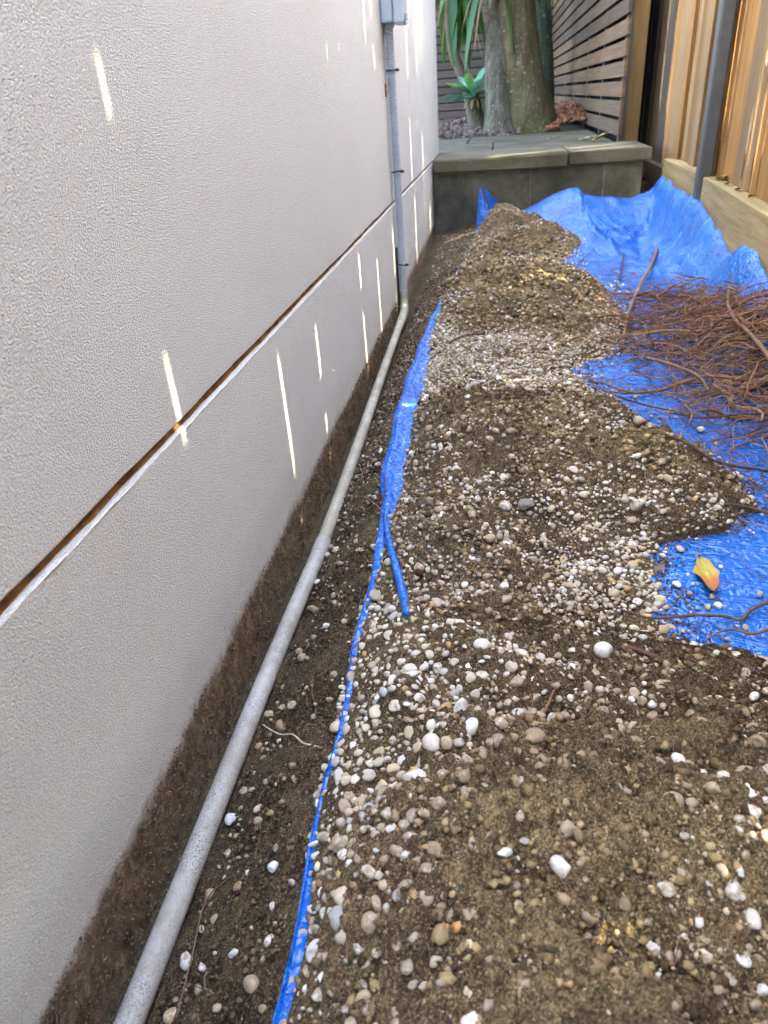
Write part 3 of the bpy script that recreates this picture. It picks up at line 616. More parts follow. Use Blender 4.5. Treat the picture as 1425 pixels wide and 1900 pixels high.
def flat_mesh(V, tf): n, m_ = V.shape[:2]; return V.reshape(-1, 3), (tf[None]+np.arange(n)[:, None, None]*m_).reshape(-1, tf.shape[1])
PAL = np.array([(.53, .47, .37), (.62, .58, .50), (.73, .71, .66), (.43, .34, .23), (.50, .40, .26), (.37, .32, .25), (.52, .33, .11), (.38, .385, .38), (.57, .50, .36), (.22, .21, .20)])
PW = np.array([.22, .19, .11, .12, .10, .10, .03, .04, .08, .01])
LASTK = None
def peb_cols(n, dirt):
    global LASTK
    LASTK = rng.choice(len(PAL), n, p=PW/PW.sum()); c_ = PAL[LASTK]*rng.uniform(.66, 1.05, (n, 1)); return np.concatenate([c_, dirt[:, None]], 1)

# ------------------------------------------------------------------ spoil heap (soil body)
def rows(y0, y1):
    r = [y0]
    while r[-1] < y1: r.append(r[-1]+.0019*(1+1.7*max(0, r[-1])))
    return np.array(r)
ysr = rows(-.12, 3.28); nx = 310
U = np.linspace(0, 1, nx)
Y = np.repeat(ysr[:, None], nx, 1); X0 = (x_tarp(ysr)+strip_w(ysr))[:, None]; X1 = x_right(ysr)[:, None]; X = X0+(X1-X0)*U[None]
X = np.clip(X, X0+1e-4, X1-1e-4)
h = pile_h(X, Y); Z = TZ-.003+h
soilness = 1-gravelness(X, Y)
Z += (.0095*fbm(X, Y, 70, 5, .66)+.0090*(np.abs(fbm(X, Y, 150, 4, .65))-.15))*np.clip(h/.012, 0, 1)*(.45+.8*soilness)
Z[:, 0] = TZ-.008; Z[:, -1] = TZ-.006
i = np.arange(len(ysr)-1)[:, None]*nx+np.arange(nx-1)[None]; F = np.stack([i, i+1, i+nx+1, i+nx], -1).reshape(-1, 4)
tag(mk('soil_heap', np.stack([X, Y, Z], -1).reshape(-1, 3), F, M_SOIL, smooth=True, cols=np.repeat(dryness(X, Y).reshape(-1, 1), 3, 1)), 'long heap of dug brown soil mixed with pebbles on the blue tarp', kind='stuff')

# ------------------------------------------------------------------ tarp
def zright(y): return np.interp(y, [-.3, .9, 1.3, 1.6, 1.75, 1.87, 1.95, 2.05, 2.15, 2.3, 2.47, 2.7, 2.9, 3.0], [.13, .135, .16, .22, .25, .25, .205, .212, .23, .243, .266, .262, .268, .272])
def xright_t(y): return np.where(y < 2.5, .8985-.063*(2.5-y)-.005, .893)
def zback(x): return np.interp(x, [.1, .25, .30, .41, .48, .55, .585, .60, .70, .78, .85, .90], [.125, .15, .16, .20, .235, .258, .256, .236, .212, .206, .225, .268])
nv, nu = 420, 200
vv = np.concatenate([np.linspace(-.25, 1.2, 170), np.linspace(1.205, 3.09, 250)]); Y = np.repeat(vv[:, None], nu, 1); U = np.linspace(0, 1, nu)[None]
xl = x_tarp(vv)[:, None]; xx = xright_t(vv)[:, None]; X = xl+(xx-xl)*U
Y = Y+.03*(X-.5)*sstep(2.5, 3.1, Y)
Z = TZ+0*X
e = sstep(.115, .0, xx-X); Z = Z+(zright(Y)-TZ)*e**1.6
bk = sstep(2.74, 3.06, Y); Z = np.maximum(Z, TZ+(zback(X)-TZ)*bk**1.5)
open_ = sstep(.0, .06, X-x_right(np.clip(Y, -.3, 3.2)))
ridge = 1-np.abs(2*fbm(X*1.0+Y*.5, Y*.8-X*.3, 5.5, 3))*2.2
amp = .002+.005*sstep(1.5, 2.3, Y)*sstep(.45, .75, X)+.003*e
Z = Z+amp*(np.clip(ridge, 0, 1)**2+.35*fbm(X, Y, 16, 3))*open_
# long creases on the open far sheet
for (ax_, ay_, bx_, by_, hgt, wd) in [(.60, 2.95, .66, 2.45, .030, .022), (.78, 2.85, .72, 2.35, -.016, .02), (.55, 2.55, .85, 2.62, .012, .014), (.62, 2.25, .84, 2.18, .010, .012), (.80, 2.5, .80, 1.95, .020, .022), (.5, 2.75, .8, 2.88, .014, .016), (.40, .70, .60, .66, .004, .008), (.48, .62, .62, .60, .005, .01)]:
    dx_, dy_ = bx_-ax_, by_-ay_; L2 = dx_*dx_+dy_*dy_; t = np.clip(((X-ax_)*dx_+(Y-ay_)*dy_)/L2, 0, 1); d = np.hypot(X-ax_-t*dx_, Y-ay_-t*dy_)
    Z = Z+hgt*np.exp(-np.abs(d/wd)**1.4)*np.sin(np.pi*np.clip(t, .02, .98))**.5*open_
for q in range(46):
    ax_, ay_ = rng.uniform(.45, .88), rng.uniform(1.9, 3.0); an = rng.choice((.35, -.5, 1.3, 2.2))+rng.normal(0, .25); Lc = rng.uniform(.06, .22); dx_, dy_ = Lc*math.cos(an), Lc*math.sin(an)
    t = np.clip(((X-ax_)*dx_+(Y-ay_)*dy_)/(Lc*Lc), 0, 1); d = np.hypot(X-ax_-t*dx_, Y-ay_-t*dy_); Z = Z+rng.uniform(.003, .008)*np.exp(-np.abs(d/rng.uniform(.006, .012)))*np.sin(np.pi*np.clip(t, .02, .98))**.5*open_
# the left margin stands up as a soft roll beside the trench
el_ = X-xl; sw = strip_w(Y); Z = Z+np.where(el_ < .05, .006*np.exp(-((el_-.006)/.008)**2), 0)*sstep(.6, .85, Y)*sstep(2.1, 1.8, Y)
i = np.arange(nv-1)[:, None]*nu+np.arange(nu-1)[None]; F = np.stack([i, i+1, i+nu+1, i+nu], -1).reshape(-1, 4)
tp = empty('tarp', (.5, 1.5, TZ)); tag(tp, 'crumpled blue plastic tarp spread on the path under the soil heap', 'tarp')
mk('sheet', np.stack([X, Y, Z], -1).reshape(-1, 3), F, M_TARP, tp, smooth=True)
# hem of the left edge: flattened roll; wide apron down the bank in the middle stretch
yh = np.linspace(-.12, 2.0, 260); xh = x_tarp(yh); drop = np.interp(yh, [0, .8, .9, 1.3, 1.55, 1.65, 2.0], [.004, .005, .016, .018, .012, .006, .004])
hw_ = np.interp(yh, [0, .2, .30, .345, .37, .62, .75, .9], [.75, .7, .5, .2, .08, .1, .4, 1.])
rowsH = []
for t in np.linspace(0, 1, 7):
    rowsH.append(np.stack([xh+.004*hw_-.012*hw_*t*np.clip(drop/.016, .25, 1)-hw_*.003*np.sin(t*3)+.0015*fbm(yh, yh*0+t*3, 20, 2), yh, TZ+.004*np.sin(np.pi*np.clip(t*1.4, 0, 1))-drop*t**1.4+.001*fbm(yh, yh*0+t*5, 40, 2)], -1))
V = np.stack(rowsH); k = len(yh); i = np.arange(6)[:, None]*k+np.arange(k-1)[None]; F = np.stack([i, i+1, i+k+1, i+k], -1).reshape(-1, 4)
mk('edge_hem', V.reshape(-1, 3), F, M_TARP, tp, smooth=True)
pf = [surf(714, 962, .004), surf(722, 1010, .006), surf(735, 1060, .007), surf(748, 1110, .006), surf(756, 1142, .000)]
pf = smooth_path(pf, 24)
v, f = tube_vf(pf, np.interp(np.linspace(0, 1, 24), [0, .3, .8, 1], [.0030, .0046, .0052, .0046]), 12); mk('folded_edge', v, f, M_TARP, tp, smooth=True)
# upturned far corner and standing right corner
def flap(name, A, B, C_, bulge=.012, n=14):
    A, B, C_ = map(lambda q: np.array(q, float), (A, B, C_)); V = []; F = []
    nrm = np.cross(B-A, C_-A); nrm /= np.linalg.norm(nrm)
    for i in range(n+1):
        for j in range(n+1):
            u, v_ = i/n, j/n; p = A*(1-u)+(B*(1-v_)+C_*v_)*u; V.append(p+nrm*bulge*math.sin(math.pi*v_)*u*1.1+nrm*.004*float(fbm(u*1., v_*1., 4, 2)))
    for i in range(n):
        for j in range(n): a = i*(n+1)+j; F.append([a, a+1, a+n+2, a+n+1])
    return mk(name, V, F, M_TARP, tp, smooth=True)
flap('corner_flap', (.207, 2.97, .298), (.196, 2.93, .165), (.262, 2.95, .175), .022)
flap('corner_flap', (.222, 2.965, .296), (.252, 2.955, .19), (.335, 3.02, .165), -.010)
sv = tp.children[0].data.vertices; ex, ey = .858, 2.84
ez = min(((q.co.x-ex)**2+(q.co.y-ey)**2, q.co.z) for q in sv)[1]
t = np.linspace(0, 2*np.pi, 17)[:-1]; V = []; F = []
for r_, z_ in ((.0038, .001), (.0045, .0032), (.0065, .0034), (.0078, .0014)): V += [(ex+r_*math.cos(a), ey+r_*math.sin(a), ez+z_+.9*r_*math.cos(a)*.4) for a in t]
for r_ in range(3): F += [[r_*16+j, r_*16+(j+1) % 16, (r_+1)*16+(j+1) % 16, (r_+1)*16+j] for j in range(16)]
mk('eyelet', V, F, mat_simple('eyelet_alloy', (.55, .55, .55), .3, .5, .9), tp, smooth=True)

# ------------------------------------------------------------------ pebbles
def dart(n_try, xlo, xhi, ylo, yhi, rad_fn, keep_fn, packing=.82, grid=None, cell=.012):
    P = []; grid = {} if grid is None else grid
    xs_ = rng.uniform(0, 1, n_try); ys_ = rng.uniform(ylo, yhi, n_try); lo = xlo(ys_); hi = xhi(ys_); xs_ = lo+(hi-lo)*xs_
    rs = rad_fn(n_try, xs_, ys_); kp = keep_fn(xs_, ys_) > rng.random(n_try)
    for x, y, r, k_ in zip(xs_.tolist(), ys_.tolist(), rs.tolist(), kp.tolist()):
        if not k_: continue
        gx, gy = int(x/cell), int(y/cell); ok = True
        for a in (gx-1, gx, gx+1):
            for b_ in (gy-1, gy, gy+1):
                for (qx, qy, qr) in grid.get((a, b_), ()):
                    if (qx-x)**2+(qy-y)**2 < ((qr+r)*packing)**2: ok = False; break
                if not ok: break
            if not ok: break
        if ok: grid.setdefault((gx, gy), []).append((x, y, r)); P.append((x, y, r))
    return np.array(P).reshape(-1, 3)
lo_p = lambda y: x_tarp(y)+strip_w(y)-np.interp(y, [.33, .37, .60, .66], [.003, .007, .007, .003]); hi_p = lambda y: x_right(y)+.004
GRID = {}
# single stones one can point at
SPECIAL = [(875, 1355, .0082, (.66, .655, .63), 'big smooth white pebble in the middle of the near gravel', .1), (848, 1725, .0045, (.50, .24, .06), 'small orange pebble in the near bare soil', .1), (431, 1523, .0068, (.45, .47, .48), 'grey white pebble in the trench right against the pipe', .25),
           (976, 943, .0115, (.15, .15, .145), 'dark grey stone, largest on the middle mound', .4), (1040, 1615, .0078, (.58, .53, .47), 'squarish pale stone standing alone in the near soil', .2), (1135, 1081, .0058, (.42, .28, .10), 'ochre yellow pebble at the gravel edge near the leaf', .1),
           (1262, 1022, .0062, (.42, .36, .29), 'tan pebble lying on the bare blue tarp above the leaf', .15), (855, 1318, .0085, (.58, .55, .49), 'long pale pebble touching the big white one', .25), (770, 1448, .0090, (.60, .585, .55), 'round white pebble among the near left gravel', .3),
           (936, 1588, .0050, (.62, .62, .60), 'small white chip of stone in the near soil', .1), (620, 535, .0001, None, None, 0), (585, 1770, .0078, (.50, .48, .44), 'pale stone beside the blue tarp edge at the bottom', .35), (507, 1612, .0055, (.58, .57, .55), 'white chipped stone on the dark trench soil', .2), (1300, 800, .0085, (.50, .45, .36), 'long tan pebble on the tarp in front of the roots', .2)]
for (px, py, r, c_, lab, dt_) in SPECIAL:
    if c_ is None: continue
    p = surf(px, py); V, tf = pebbles_v(np.array([[p[0], p[1], p[2]+r*.38]]), np.array([r]), 3, rot_mats(1, .15))
    v, f = flat_mesh(V, tf); o = mk('pebble', v, f, M_PEB, smooth=True, cols=np.tile(np.array([[*c_, dt_]]), (len(v), 1))); tag(recentre(o), lab, 'pebble', 'pebbles one can pick out')
    GRID.setdefault((int(p[0]/.012), int(p[1]/.012)), []).append((p[0], p[1], r))
def rad_p(n, x, y):
    b_ = rng.lognormal(math.log(.0034), .36, n); b_ = b_*np.interp(y, [0, .2, .3, .5, .8, 1.5], [.85, .95, 1.2, 1.2, 1.05, 1.08])*np.where((x < .25) & (y < .62), 1.15, 1.); big = rng.random(n) < .045; return np.clip(np.where(big, b_*1.45, b_), np.where(y < .4, .0017, .0018), np.where(y < .4, .0086, .0105))
A = dart(60000, lo_p, hi_p, -.05, .6, rad_p, lambda x, y: gravelness(x, y)**1.3*np.interp(y, [0, .3, .42], [.6, .75, 1.]), .72, GRID)
B = dart(110000, lo_p, hi_p, .6, 1.65, rad_p, lambda x, y: gravelness(x, y)**1.5, .64, GRID)
C2 = dart(40000, lo_p, hi_p, 1.65, 3.22, lambda n, x, y: rad_p(n, x, y)*1.12, lambda x, y: gravelness(x, y)**1.2, .74, GRID)
# small grit in the gaps
D = dart(42000, lo_p, hi_p, -.02, .95, lambda n, x, y: rng.uniform(.0008, .0024, n), lambda x, y: .25+.5*gravelness(x, y), .8, GRID)
# strays on the sheet and in the trench
E_ = dart(3600, lambda y: x_right(y), lambda y: x_right(y)+.10, .5, 2.9, lambda n, x, y: rng.uniform(.002, .006, n), lambda x, y: .75*np.exp(-(x-x_right(y))/.022), 1., GRID)
T_ = dart(8000, lambda y: .05+0*y, lambda y: x_tarp(y)-.001, .0, 3.2, lambda n, x, y: rng.lognormal(math.log(.0030), .4, n).clip(.001, .0068), lambda x, y: .10+.5*np.exp(-((y-1.1)/.35)**2)+.45*np.exp(-((y-1.75)/.3)**2)+.3*np.exp(-((x-.065)/.012)**2)+.25*(y > 2.), .95, GRID)
def place(P, sink_lo, sink_hi, on=None):
    x, y, r = P[:, 0], P[:, 1], P[:, 2]; z = np.maximum(soil_z(x, y), -1) if on is None else on(x, y); s_ = rng.uniform(sink_lo, sink_hi, len(P)); return np.stack([x, y, z+r*s_], -1)
def dirt_of(P): return np.clip(1.08-.95*gravelness(P[:, 0], P[:, 1])+rng.normal(0, .28, len(P)), .0, 1.)
ALLC = np.concatenate([place(A, -.4, .55), place(B, -.15, .8), place(C2, -.1, .8), place(E_, .35, .5, lambda x, y: TZ+.001+0*x), place(T_, -.1, .45)])
ALLR = np.concatenate([q[:, 2] for q in (A, B, C2, E_, T_)]); ALLD = np.concatenate([dirt_of(A), dirt_of(B), dirt_of(C2), np.full(len(E_), .25), rng.uniform(.45, 1.1, len(T_))])
app = ALLR/np.linalg.norm(ALLC-CAM, axis=1)
vz = (ALLC-CAM)@AX[2]; pxx = 712.5+F_PX*((ALLC-CAM)@AX[0])/vz; pyy = 950-F_PX*((ALLC-CAM)@AX[1])/vz
seen = (pxx > 5) & (pxx < 1420) & (pyy > 5) & (pyy < 1895); order = np.argsort(-(app*seen)); IND = order[:286]; REST = order[286:]
cols = peb_cols(len(ALLC), ALLD); KIND = LASTK.copy(); TONE = ['grey brown', 'pale cream', 'pale cream', 'grey brown', 'yellowish tan', 'grey brown', 'yellowish tan', 'slate grey', 'yellowish tan', 'slate grey']
for q in IND:
    V, tf = pebbles_v(ALLC[q:q+1], ALLR[q:q+1], 3); v, f = flat_mesh(V, tf)
    o = mk('pebble', v-ALLC[q], f, M_PEB, smooth=True, cols=np.tile(cols[q:q+1], (len(v), 1))); o.location = ALLC[q].tolist()
    if ALLC[q][0] < x_tarp(ALLC[q][1]): place_ = 'lying loose in the dark trench beside the pipe'
    else: place_ = 'half sunk in the nearest soil' if ALLC[q][1] < .36 else 'in the gravel beyond the nearest soil'
    tag(o, 'one of the '+TONE[KIND[q]]+' pebbles '+place_, 'pebble', TONE[KIND[q]]+' pebbles '+place_)
near = REST[app[REST] > .0050]; far_ = REST[app[REST] <= .0050]
Vs, Fs, Cs, k = [], [], [], 0
for ids, sub in ((near, 2), (far_, 1)):
    V, tf = pebbles_v(ALLC[ids], ALLR[ids], sub); v, f = flat_mesh(V, tf); Vs.append(v); Fs.append(f+k); k += len(v); Cs.append(np.repeat(cols[ids], V.shape[1], 0))
Dp = place(D, -.1, .7); V, tf = pebbles_v(Dp, D[:, 2], 1); v, f = flat_mesh(V, tf); Vs.append(v); Fs.append(f+k); k += len(v); Cs.append(np.repeat(peb_cols(len(D), rng.uniform(.2, 1., len(D))), V.shape[1], 0))
tag(mk('gravel', np.concatenate(Vs), np.concatenate(Fs), M_PEB, smooth=True, cols=np.concatenate(Cs)), 'countless small river pebbles mixed through the soil heap and trench', kind='stuff')

# ------------------------------------------------------------------ soil crumbs
def crumbs(n, xlo, xhi, ylo, yhi, smin, smax, dens, zf, base):
    y = ylo+(yhi-ylo)*rng.random(n)**1.5; x = xlo(y)+(xhi(y)-xlo(y))*rng.random(n); kp = dens(x, y) > rng.random(n); x, y = x[kp], y[kp]; n = len(x)
    r = np.exp(rng.uniform(math.log(smin), math.log(smax), n))*np.interp(y, [0, .5, 1.5, 3], [.9, 1., 1.6, 2.2]); z = zf(x, y)+r*rng.uniform(-.1, .7, n)
    tv, tf = ICO[1]; 
    V = tv[None]*(1+rng.normal(0, .26, (n, len(tv), 1)))*np.stack([rng.uniform(.7, 1.3, n), rng.uniform(.7, 1.3, n), rng.uniform(.6, 1., n)], -1)[:, None]*r[:, None, None]+np.stack([x, y, z], -1)[:, None]
    c_ = np.array(base)*rng.choice([.32, .6, .9, 1.25, 1.7], (n, 1))*np.stack([np.ones(n), rng.uniform(.93, 1.05, n), rng.uniform(.85, 1.08, n)], -1)
    c_ = c_*(1+.75*dryness(x, y))[:, None]; v, f = flat_mesh(V, tf); return v, f, np.repeat(c_, len(tv), 0)
# coarse 20-face clods keep it cheap
bm = bmesh.new(); bmesh.ops.create_icosphere(bm, subdivisions=1, radius=1); bm.free()
g1 = crumbs(52000, lo_p, hi_p, -.05, 2.6, .0007, .0030, lambda x, y: np.clip(1.05-gravelness(x, y), .03, 1), lambda x, y: soil_z(x, y), (.225, .163, .088))
g4 = crumbs(15000, lo_p, hi_p, -.05, 2.0, .0016, .0046, lambda x, y: np.clip(1.0-gravelness(x, y), .0, 1)**1.3, lambda x, y: soil_z(x, y)-.0004, (.21, .152, .082))
g2 = crumbs(11000, lambda y: .045+0*y, lambda y: x_tarp(y), .1, 2.4, .0006, .0022, lambda x, y: 1+0*x, lambda x, y: soil_z(x, y), (.11, .076, .046))
g3 = crumbs(9000, x_right, lambda y: x_right(y)+.06, .5, 1.6, .0005, .0016, lambda x, y: .8*np.exp(-(x-x_right(y))/.02), lambda x, y: TZ+.0005+0*x, (.18, .13, .075))
nw_ = 6500; yw_ = .08+2.1*rng.random(nw_)**1.5; zw_ = .022+.090*rng.random(nw_)**.75+.010*fbm(yw_, yw_*0, 9, 3); rw_ = np.exp(rng.uniform(math.log(.0004), math.log(.0016), nw_))*np.interp(yw_, [0, .6, 2], [.9, 1.1, 1.7])
tv, tf = ICO[1]; Vw = tv[None]*(1+rng.normal(0, .22, (nw_, 12, 1)))*rw_[:, None, None]*np.array([.7, 1, 1.1])+np.stack([.002+rw_*.2, yw_, zw_], -1)[:, None]; v_, f_ = flat_mesh(Vw, tf)
g5 = (v_, f_, np.repeat(np.array([(.20, .142, .088)])*rng.uniform(.55, 1.3, (nw_, 1)), 12, 0))
Vs, Fs, Cs, k = [], [], [], 0
for v, f, c_ in (g1, g2, g3, g4, g5): Vs.append(v); Fs.append(f+k); Cs.append(c_); k += len(v)
tag(mk('soil_crumbs', np.concatenate(Vs), np.concatenate(Fs), M_CRUMB, cols=np.concatenate(Cs)), 'loose crumbs of brown soil over the heap and trench', kind='stuff')

# ------------------------------------------------------------------ roots
def walk(p0, d0, length, n, wig, zfn, lift0, lift1, rs, zw=.006):
    P = [np.array(p0, float)]; d = np.array([*d0, 0.]); d /= np.linalg.norm(d); ph = rs.uniform(0, 9, 4)
    for i in range(n):
        t = i/n; a = wig*(math.sin(ph[0]+t*9)*.5+math.sin(ph[1]+t*23)*.4+rs.normal(0, .5)); ca, sa = math.cos(a), math.sin(a)
        d = np.array([d[0]*ca-d[1]*sa, d[0]*sa+d[1]*ca, 0]); P.append(P[-1]+d*length/n)
    P = np.array(P); t = np.linspace(0, 1, n+1); P[:, 2] = zfn(P[:, 0], P[:, 1])+lift0*(1-t)+lift1*t+zw*np.sin(ph[2]+t*7)+zw*.5*np.sin(ph[3]+t*19); return P
top_z = lambda x, y: np.maximum(soil_z(x, y), TZ+.003)
rs = np.random.default_rng(21)
def heap_h(x, y): return .12*np.exp(-((x-.88)/.20)**2-((y-1.42)/.42)**2)
RC = np.array([(.18, .085, .044), (.23, .125, .068), (.29, .19, .12), (.065, .036, .024), (.19, .075, .045)])
def root_cols(n, v): return np.tile((RC[rs.integers(len(RC))]*rs.uniform(.8, 1.25))[None], (v, 1))
def clampz(P, r): P[:, 2] = np.maximum(P[:, 2], top_z(P[:, 0], P[:, 1])+r*.7); return P
cnt = 0
for i in range(140):
    cx = rs.uniform(.62, .93); cyy = rs.uniform(1.0, 1.92); L = rs.uniform(.22, .55); a = rs.normal(2.75, .65) if i % 4 else rs.uniform(0, 6.28)
    d = (math.cos(a), math.sin(a)); h_ = float(heap_h(cx, cyy)); P = walk((cx-d[0]*L*.45, cyy-d[1]*L*.45, 0), d, L, 26, .36, top_z, 0, 0, rs, .012)
    r0 = .0010+.0042*rs.random()**2.1; P[:, 2] += heap_h(P[:, 0], P[:, 1])*rs.uniform(.25, 1.05); P = clampz(P, r0)
    P = P[(P[:, 0] < .985-.063*np.clip(2.5-P[:, 1], 0, 9)-.06)]
    if len(P) < 8: continue
    v, f = tube_vf(P, np.linspace(r0, r0*.35, len(P))*(1+.18*rs.normal(0, 1, len(P))), 6)
    br = [(v, f)]
    for q in range(rs.integers(1, 5)):          # side roots forking off
        j = int(rs.integers(2, len(P)-3)); T = P[j+1]-P[j]; ang_ = math.atan2(T[1], T[0])+rs.choice((-1, 1))*rs.uniform(.4, 1.1); L2 = rs.uniform(.03, .13)
        Q = walk((P[j][0], P[j][1], 0), (math.cos(ang_), math.sin(ang_)), L2, 9, .5, lambda x, y: x*0, 0, 0, rs, 0); Q[:, 2] = P[j][2]+np.linspace(0, rs.uniform(-.02, .03), 10); Q = clampz(Q, .0005)
        br.append(tube_vf(Q, np.linspace(r0*.55, r0*.2, 10), 5))
    v, f = join(br)
    o = recentre(mk('root', v, f, M_ROOT, smooth=True, cols=root_cols(1, len(v)))); cnt += 1
    th_ = 'thickest woody' if r0 > .0026 else 'slender wiry'
    tag(o, 'one of the '+th_+' brown roots tangled together in the heap on the tarp', 'root', th_+' roots tangled in the heap on the tarp')
VF = []; CC = []
for i in range(2000):
    big = rs.random() < .35
    cx = rs.normal(.83, .13) if not big else rs.uniform(.55, .95); cyy = rs.normal(1.42, .30); L = rs.uniform(.05, .18); a = rs.normal(2.75, .9) if i % 2 else rs.uniform(0, 6.28)
    d = (math.cos(a), math.sin(a)); P = walk((cx-d[0]*L*.5, cyy-d[1]*L*.5, 0), d, L, 13, .6, top_z, 0, rs.uniform(-.01, .03), rs); r0 = rs.uniform(.00035, .0011)*(1.2 if cyy > 1.2 else 1)
    P[:, 2] += heap_h(P[:, 0], P[:, 1])*rs.uniform(.0, 1.05); P = clampz(P, r0); P = P[(P[:, 0] < .985-.063*np.clip(2.5-P[:, 1], 0, 9)-.06) & (P[:, 0] > x_right(P[:, 1])-.06)]
    if len(P) < 5: continue
    v, f = tube_vf(P, np.linspace(r0, r0*.4, len(P)), 4); VF.append((v, f)); CC.append(root_cols(1, len(v)))
v, f = join(VF); tag(mk('root_tangle', v, f, M_ROOT, smooth=True, cols=np.concatenate(CC)), 'tangle of fine reddish brown roots heaped on the tarp', kind='stuff')
VF = []; CC = []
for i in range(800):      # hair roots on heap and in trench
    if i < 520: y = .08+1.6*rs.random()**1.6; x = float(x_tarp(y))+.01+(float(x_right(y))-float(x_tarp(y)))*rs.random(); 
    else: y = .12+1.4*rs.random(); x = rs.uniform(.05, .13)
    a = rs.uniform(0, 6.28); P = walk((x, y, 0), (math.cos(a), math.sin(a)), rs.uniform(.012, .05), 10, .45, soil_z, .0, rs.uniform(0, .006), rs); P[:, 2] += .0012
    v, f = tube_vf(P, rs.uniform(.00014, .00034), 4); VF.append((v, f)); c0 = np.array([(.10, .05, .04), (.20, .11, .08), (.06, .035, .026), (.30, .20, .13)][rs.integers(4)]); CC.append(np.tile(c0, (len(v), 1)))
for i in range(420):      # hair roots clinging to the dirty foot of the wall
    y = .12+1.7*rs.random()**1.5; z = rs.uniform(.06, .112); n = 8; P = np.stack([.0026+.0012*rs.random(n), y+np.cumsum(rs.normal(0, .0022, n)), z+np.cumsum(rs.normal(-.0018, .0020, n))], -1)
    v, f = tube_vf(P, rs.uniform(.00012, .00028), 4); VF.append((v, f)); c0 = np.array([(.09, .055, .035), (.045, .028, .018), (.26, .19, .13)][rs.integers(3)]); CC.append(np.tile(c0, (len(v), 1)))
v, f = join(VF); tag(mk('hair_roots', v, f, M_ROOT, cols=np.concatenate(CC)), 'fine hair roots clinging to the soil, trench and wall foot', kind='stuff')
def stick(pts, r0, r1, col, label, name='twig', n=40, group=None):
    P = smooth_path(np.array(pts), n); rad = np.linspace(r0, r1, n)*(1+.10*np.sin(np.arange(n)*1.7)+.08*rs.normal(0, 1, n)); v, f = tube_vf(P, rad, 8)
    o = recentre(mk(name, v, f, M_ROOT, smooth=True, cols=np.tile(np.array(col), (len(v), 1)))); return tag(o, label, name.replace('_', ' '), group)
B1 = (.11, .075, .06); B2 = (.17, .10, .065)
stick([surf(1128, 1124, .003), surf(1165, 1142, .004), surf(1210, 1154, .005), surf(1290, 1150, .006), surf(1345, 1153, .006), surf(1372, 1158, .005), surf(1392, 1140, .006), surf(1430, 1126, .008)], .0013, .0021, B1, 'dark bent twig lying from the gravel onto the tarp below the leaf')
stick([surf(1305, 1195, .003), surf(1330, 1180, .004), surf(1355, 1175, .005), surf(1395, 1182, .004), surf(1430, 1174, .006)], .0008, .0016, B2, 'short crooked twig at the bottom edge of the tarp')
stick([surf(1150, 1203, .001), surf(1180, 1212, .004), surf(1228, 1226, .001)], .0018, .0026, (.13, .065, .05), 'thick red brown root stub half buried in the near soil', 'root')
stick([surf(1310, 1205, .002), surf(1350, 1222, .003), surf(1400, 1250, .002)], .0016, .0018, (.10, .06, .045), 'dark root poking from the soil at the right edge', 'root')
stick([surf(1305, 943, .003), surf(1355, 944, .006), surf(1400, 950, .004), surf(1428, 958, .004)], .0014, .0024, B1, 'dark stick lying across the tip of the middle mound')
stick([surf(1219, 470, .012), surf(1205, 510, .022), surf(1185, 545, .02), surf(1165, 590, .010), surf(1155, 645, .006)], .0050, .0026, (.24, .13, .08), 'long knobbly orange brown root reaching up the tarp', 'root')
stick([surf(1345, 575, .06), surf(1340, 625, .07), surf(1352, 665, .075), surf(1378, 695, .075), surf(1405, 735, .075), surf(1432, 780, .07)], .0028, .0040, (.17, .105, .072), 'thick forked root curving down over the heap at the right', 'root')
stick([surf(1195, 682, .02), surf(1240, 705, .03), surf(1290, 728, .03), surf(1310, 745, .02)], .0030, .0022, (.19, .125, .08), 'straight pale brown root across the front of the tangle', 'root')
stick([surf(1095, 715, .004), surf(1140, 742, .008), surf(1200, 765, .012), surf(1290, 792, .02)], .0012, .0018, (.12, .08, .055), 'long thin twig trailing from the tangle towards the gravel')
stick([surf(1190, 805, .006), surf(1260, 830, .010), surf(1330, 868, .008), surf(1430, 890, .012)], .0012, .0022, (.10, .06, .05), 'dark curved twig along the near side of the root heap')
stick([surf(1048, 508, .002), surf(1070, 495, .006), surf(1094, 476, .012)], .0022, .0014, B1, 'short dark twig standing at the edge of the second mound')
stick([surf(1140, 545, .002), surf(1150, 515, .008), surf(1156, 485, .02)], .0020, .0026, (.06, .06, .085), 'dark slanting twig on the blue tarp before the tangle')
stick([surf(592, 1392, .004), surf(565, 1388, .006), surf(545, 1374, .008), surf(520, 1373, .008), surf(490, 1358, .010)], .0010, .0006, (.55, .46, .36), 'pale cream root sticking out over the trench')
stick([surf(598, 1393, .003), surf(570, 1392, .004), surf(548, 1390, .004), surf(535, 1378, .004)], .0013, .0006, (.26, .11, .09), 'short pinkish root beside the pale one above the trench')
stick([surf(330, 1895, .004), surf(360, 1780, .006), surf(385, 1680, .006), surf(430, 1630, .003)], .0007, .0005, (.16, .10, .07), 'thin brown root trailing along the near trench')
stick([surf(712, 955, .004), surf(695, 945, .010), surf(675, 932, .010), surf(655, 930, .006)], .0006, .0004, (.32, .22, .18), 'thin branching pale root in the middle of the trench')
stick([surf(650, 1003, .001), surf(690, 975, .003), surf(712, 930, .006), surf(714, 890, .008)], .0011, .0008, (.055, .035, .025), 'dark root along the trench bank below the tarp edge')
stick([surf(985, 1335, .001), surf(1010, 1325, .003), surf(1022, 1300, .004), surf(1030, 1283, .003)], .0016, .0012, (.22, .14, .08), 'curled brown root scrap in the near gravel')
stick([surf(800, 668, .002), surf(850, 632, .006), surf(900, 622, .004)], .0022, .0016, (.06, .042, .028), 'dark root lying over the gravel of the second mound')

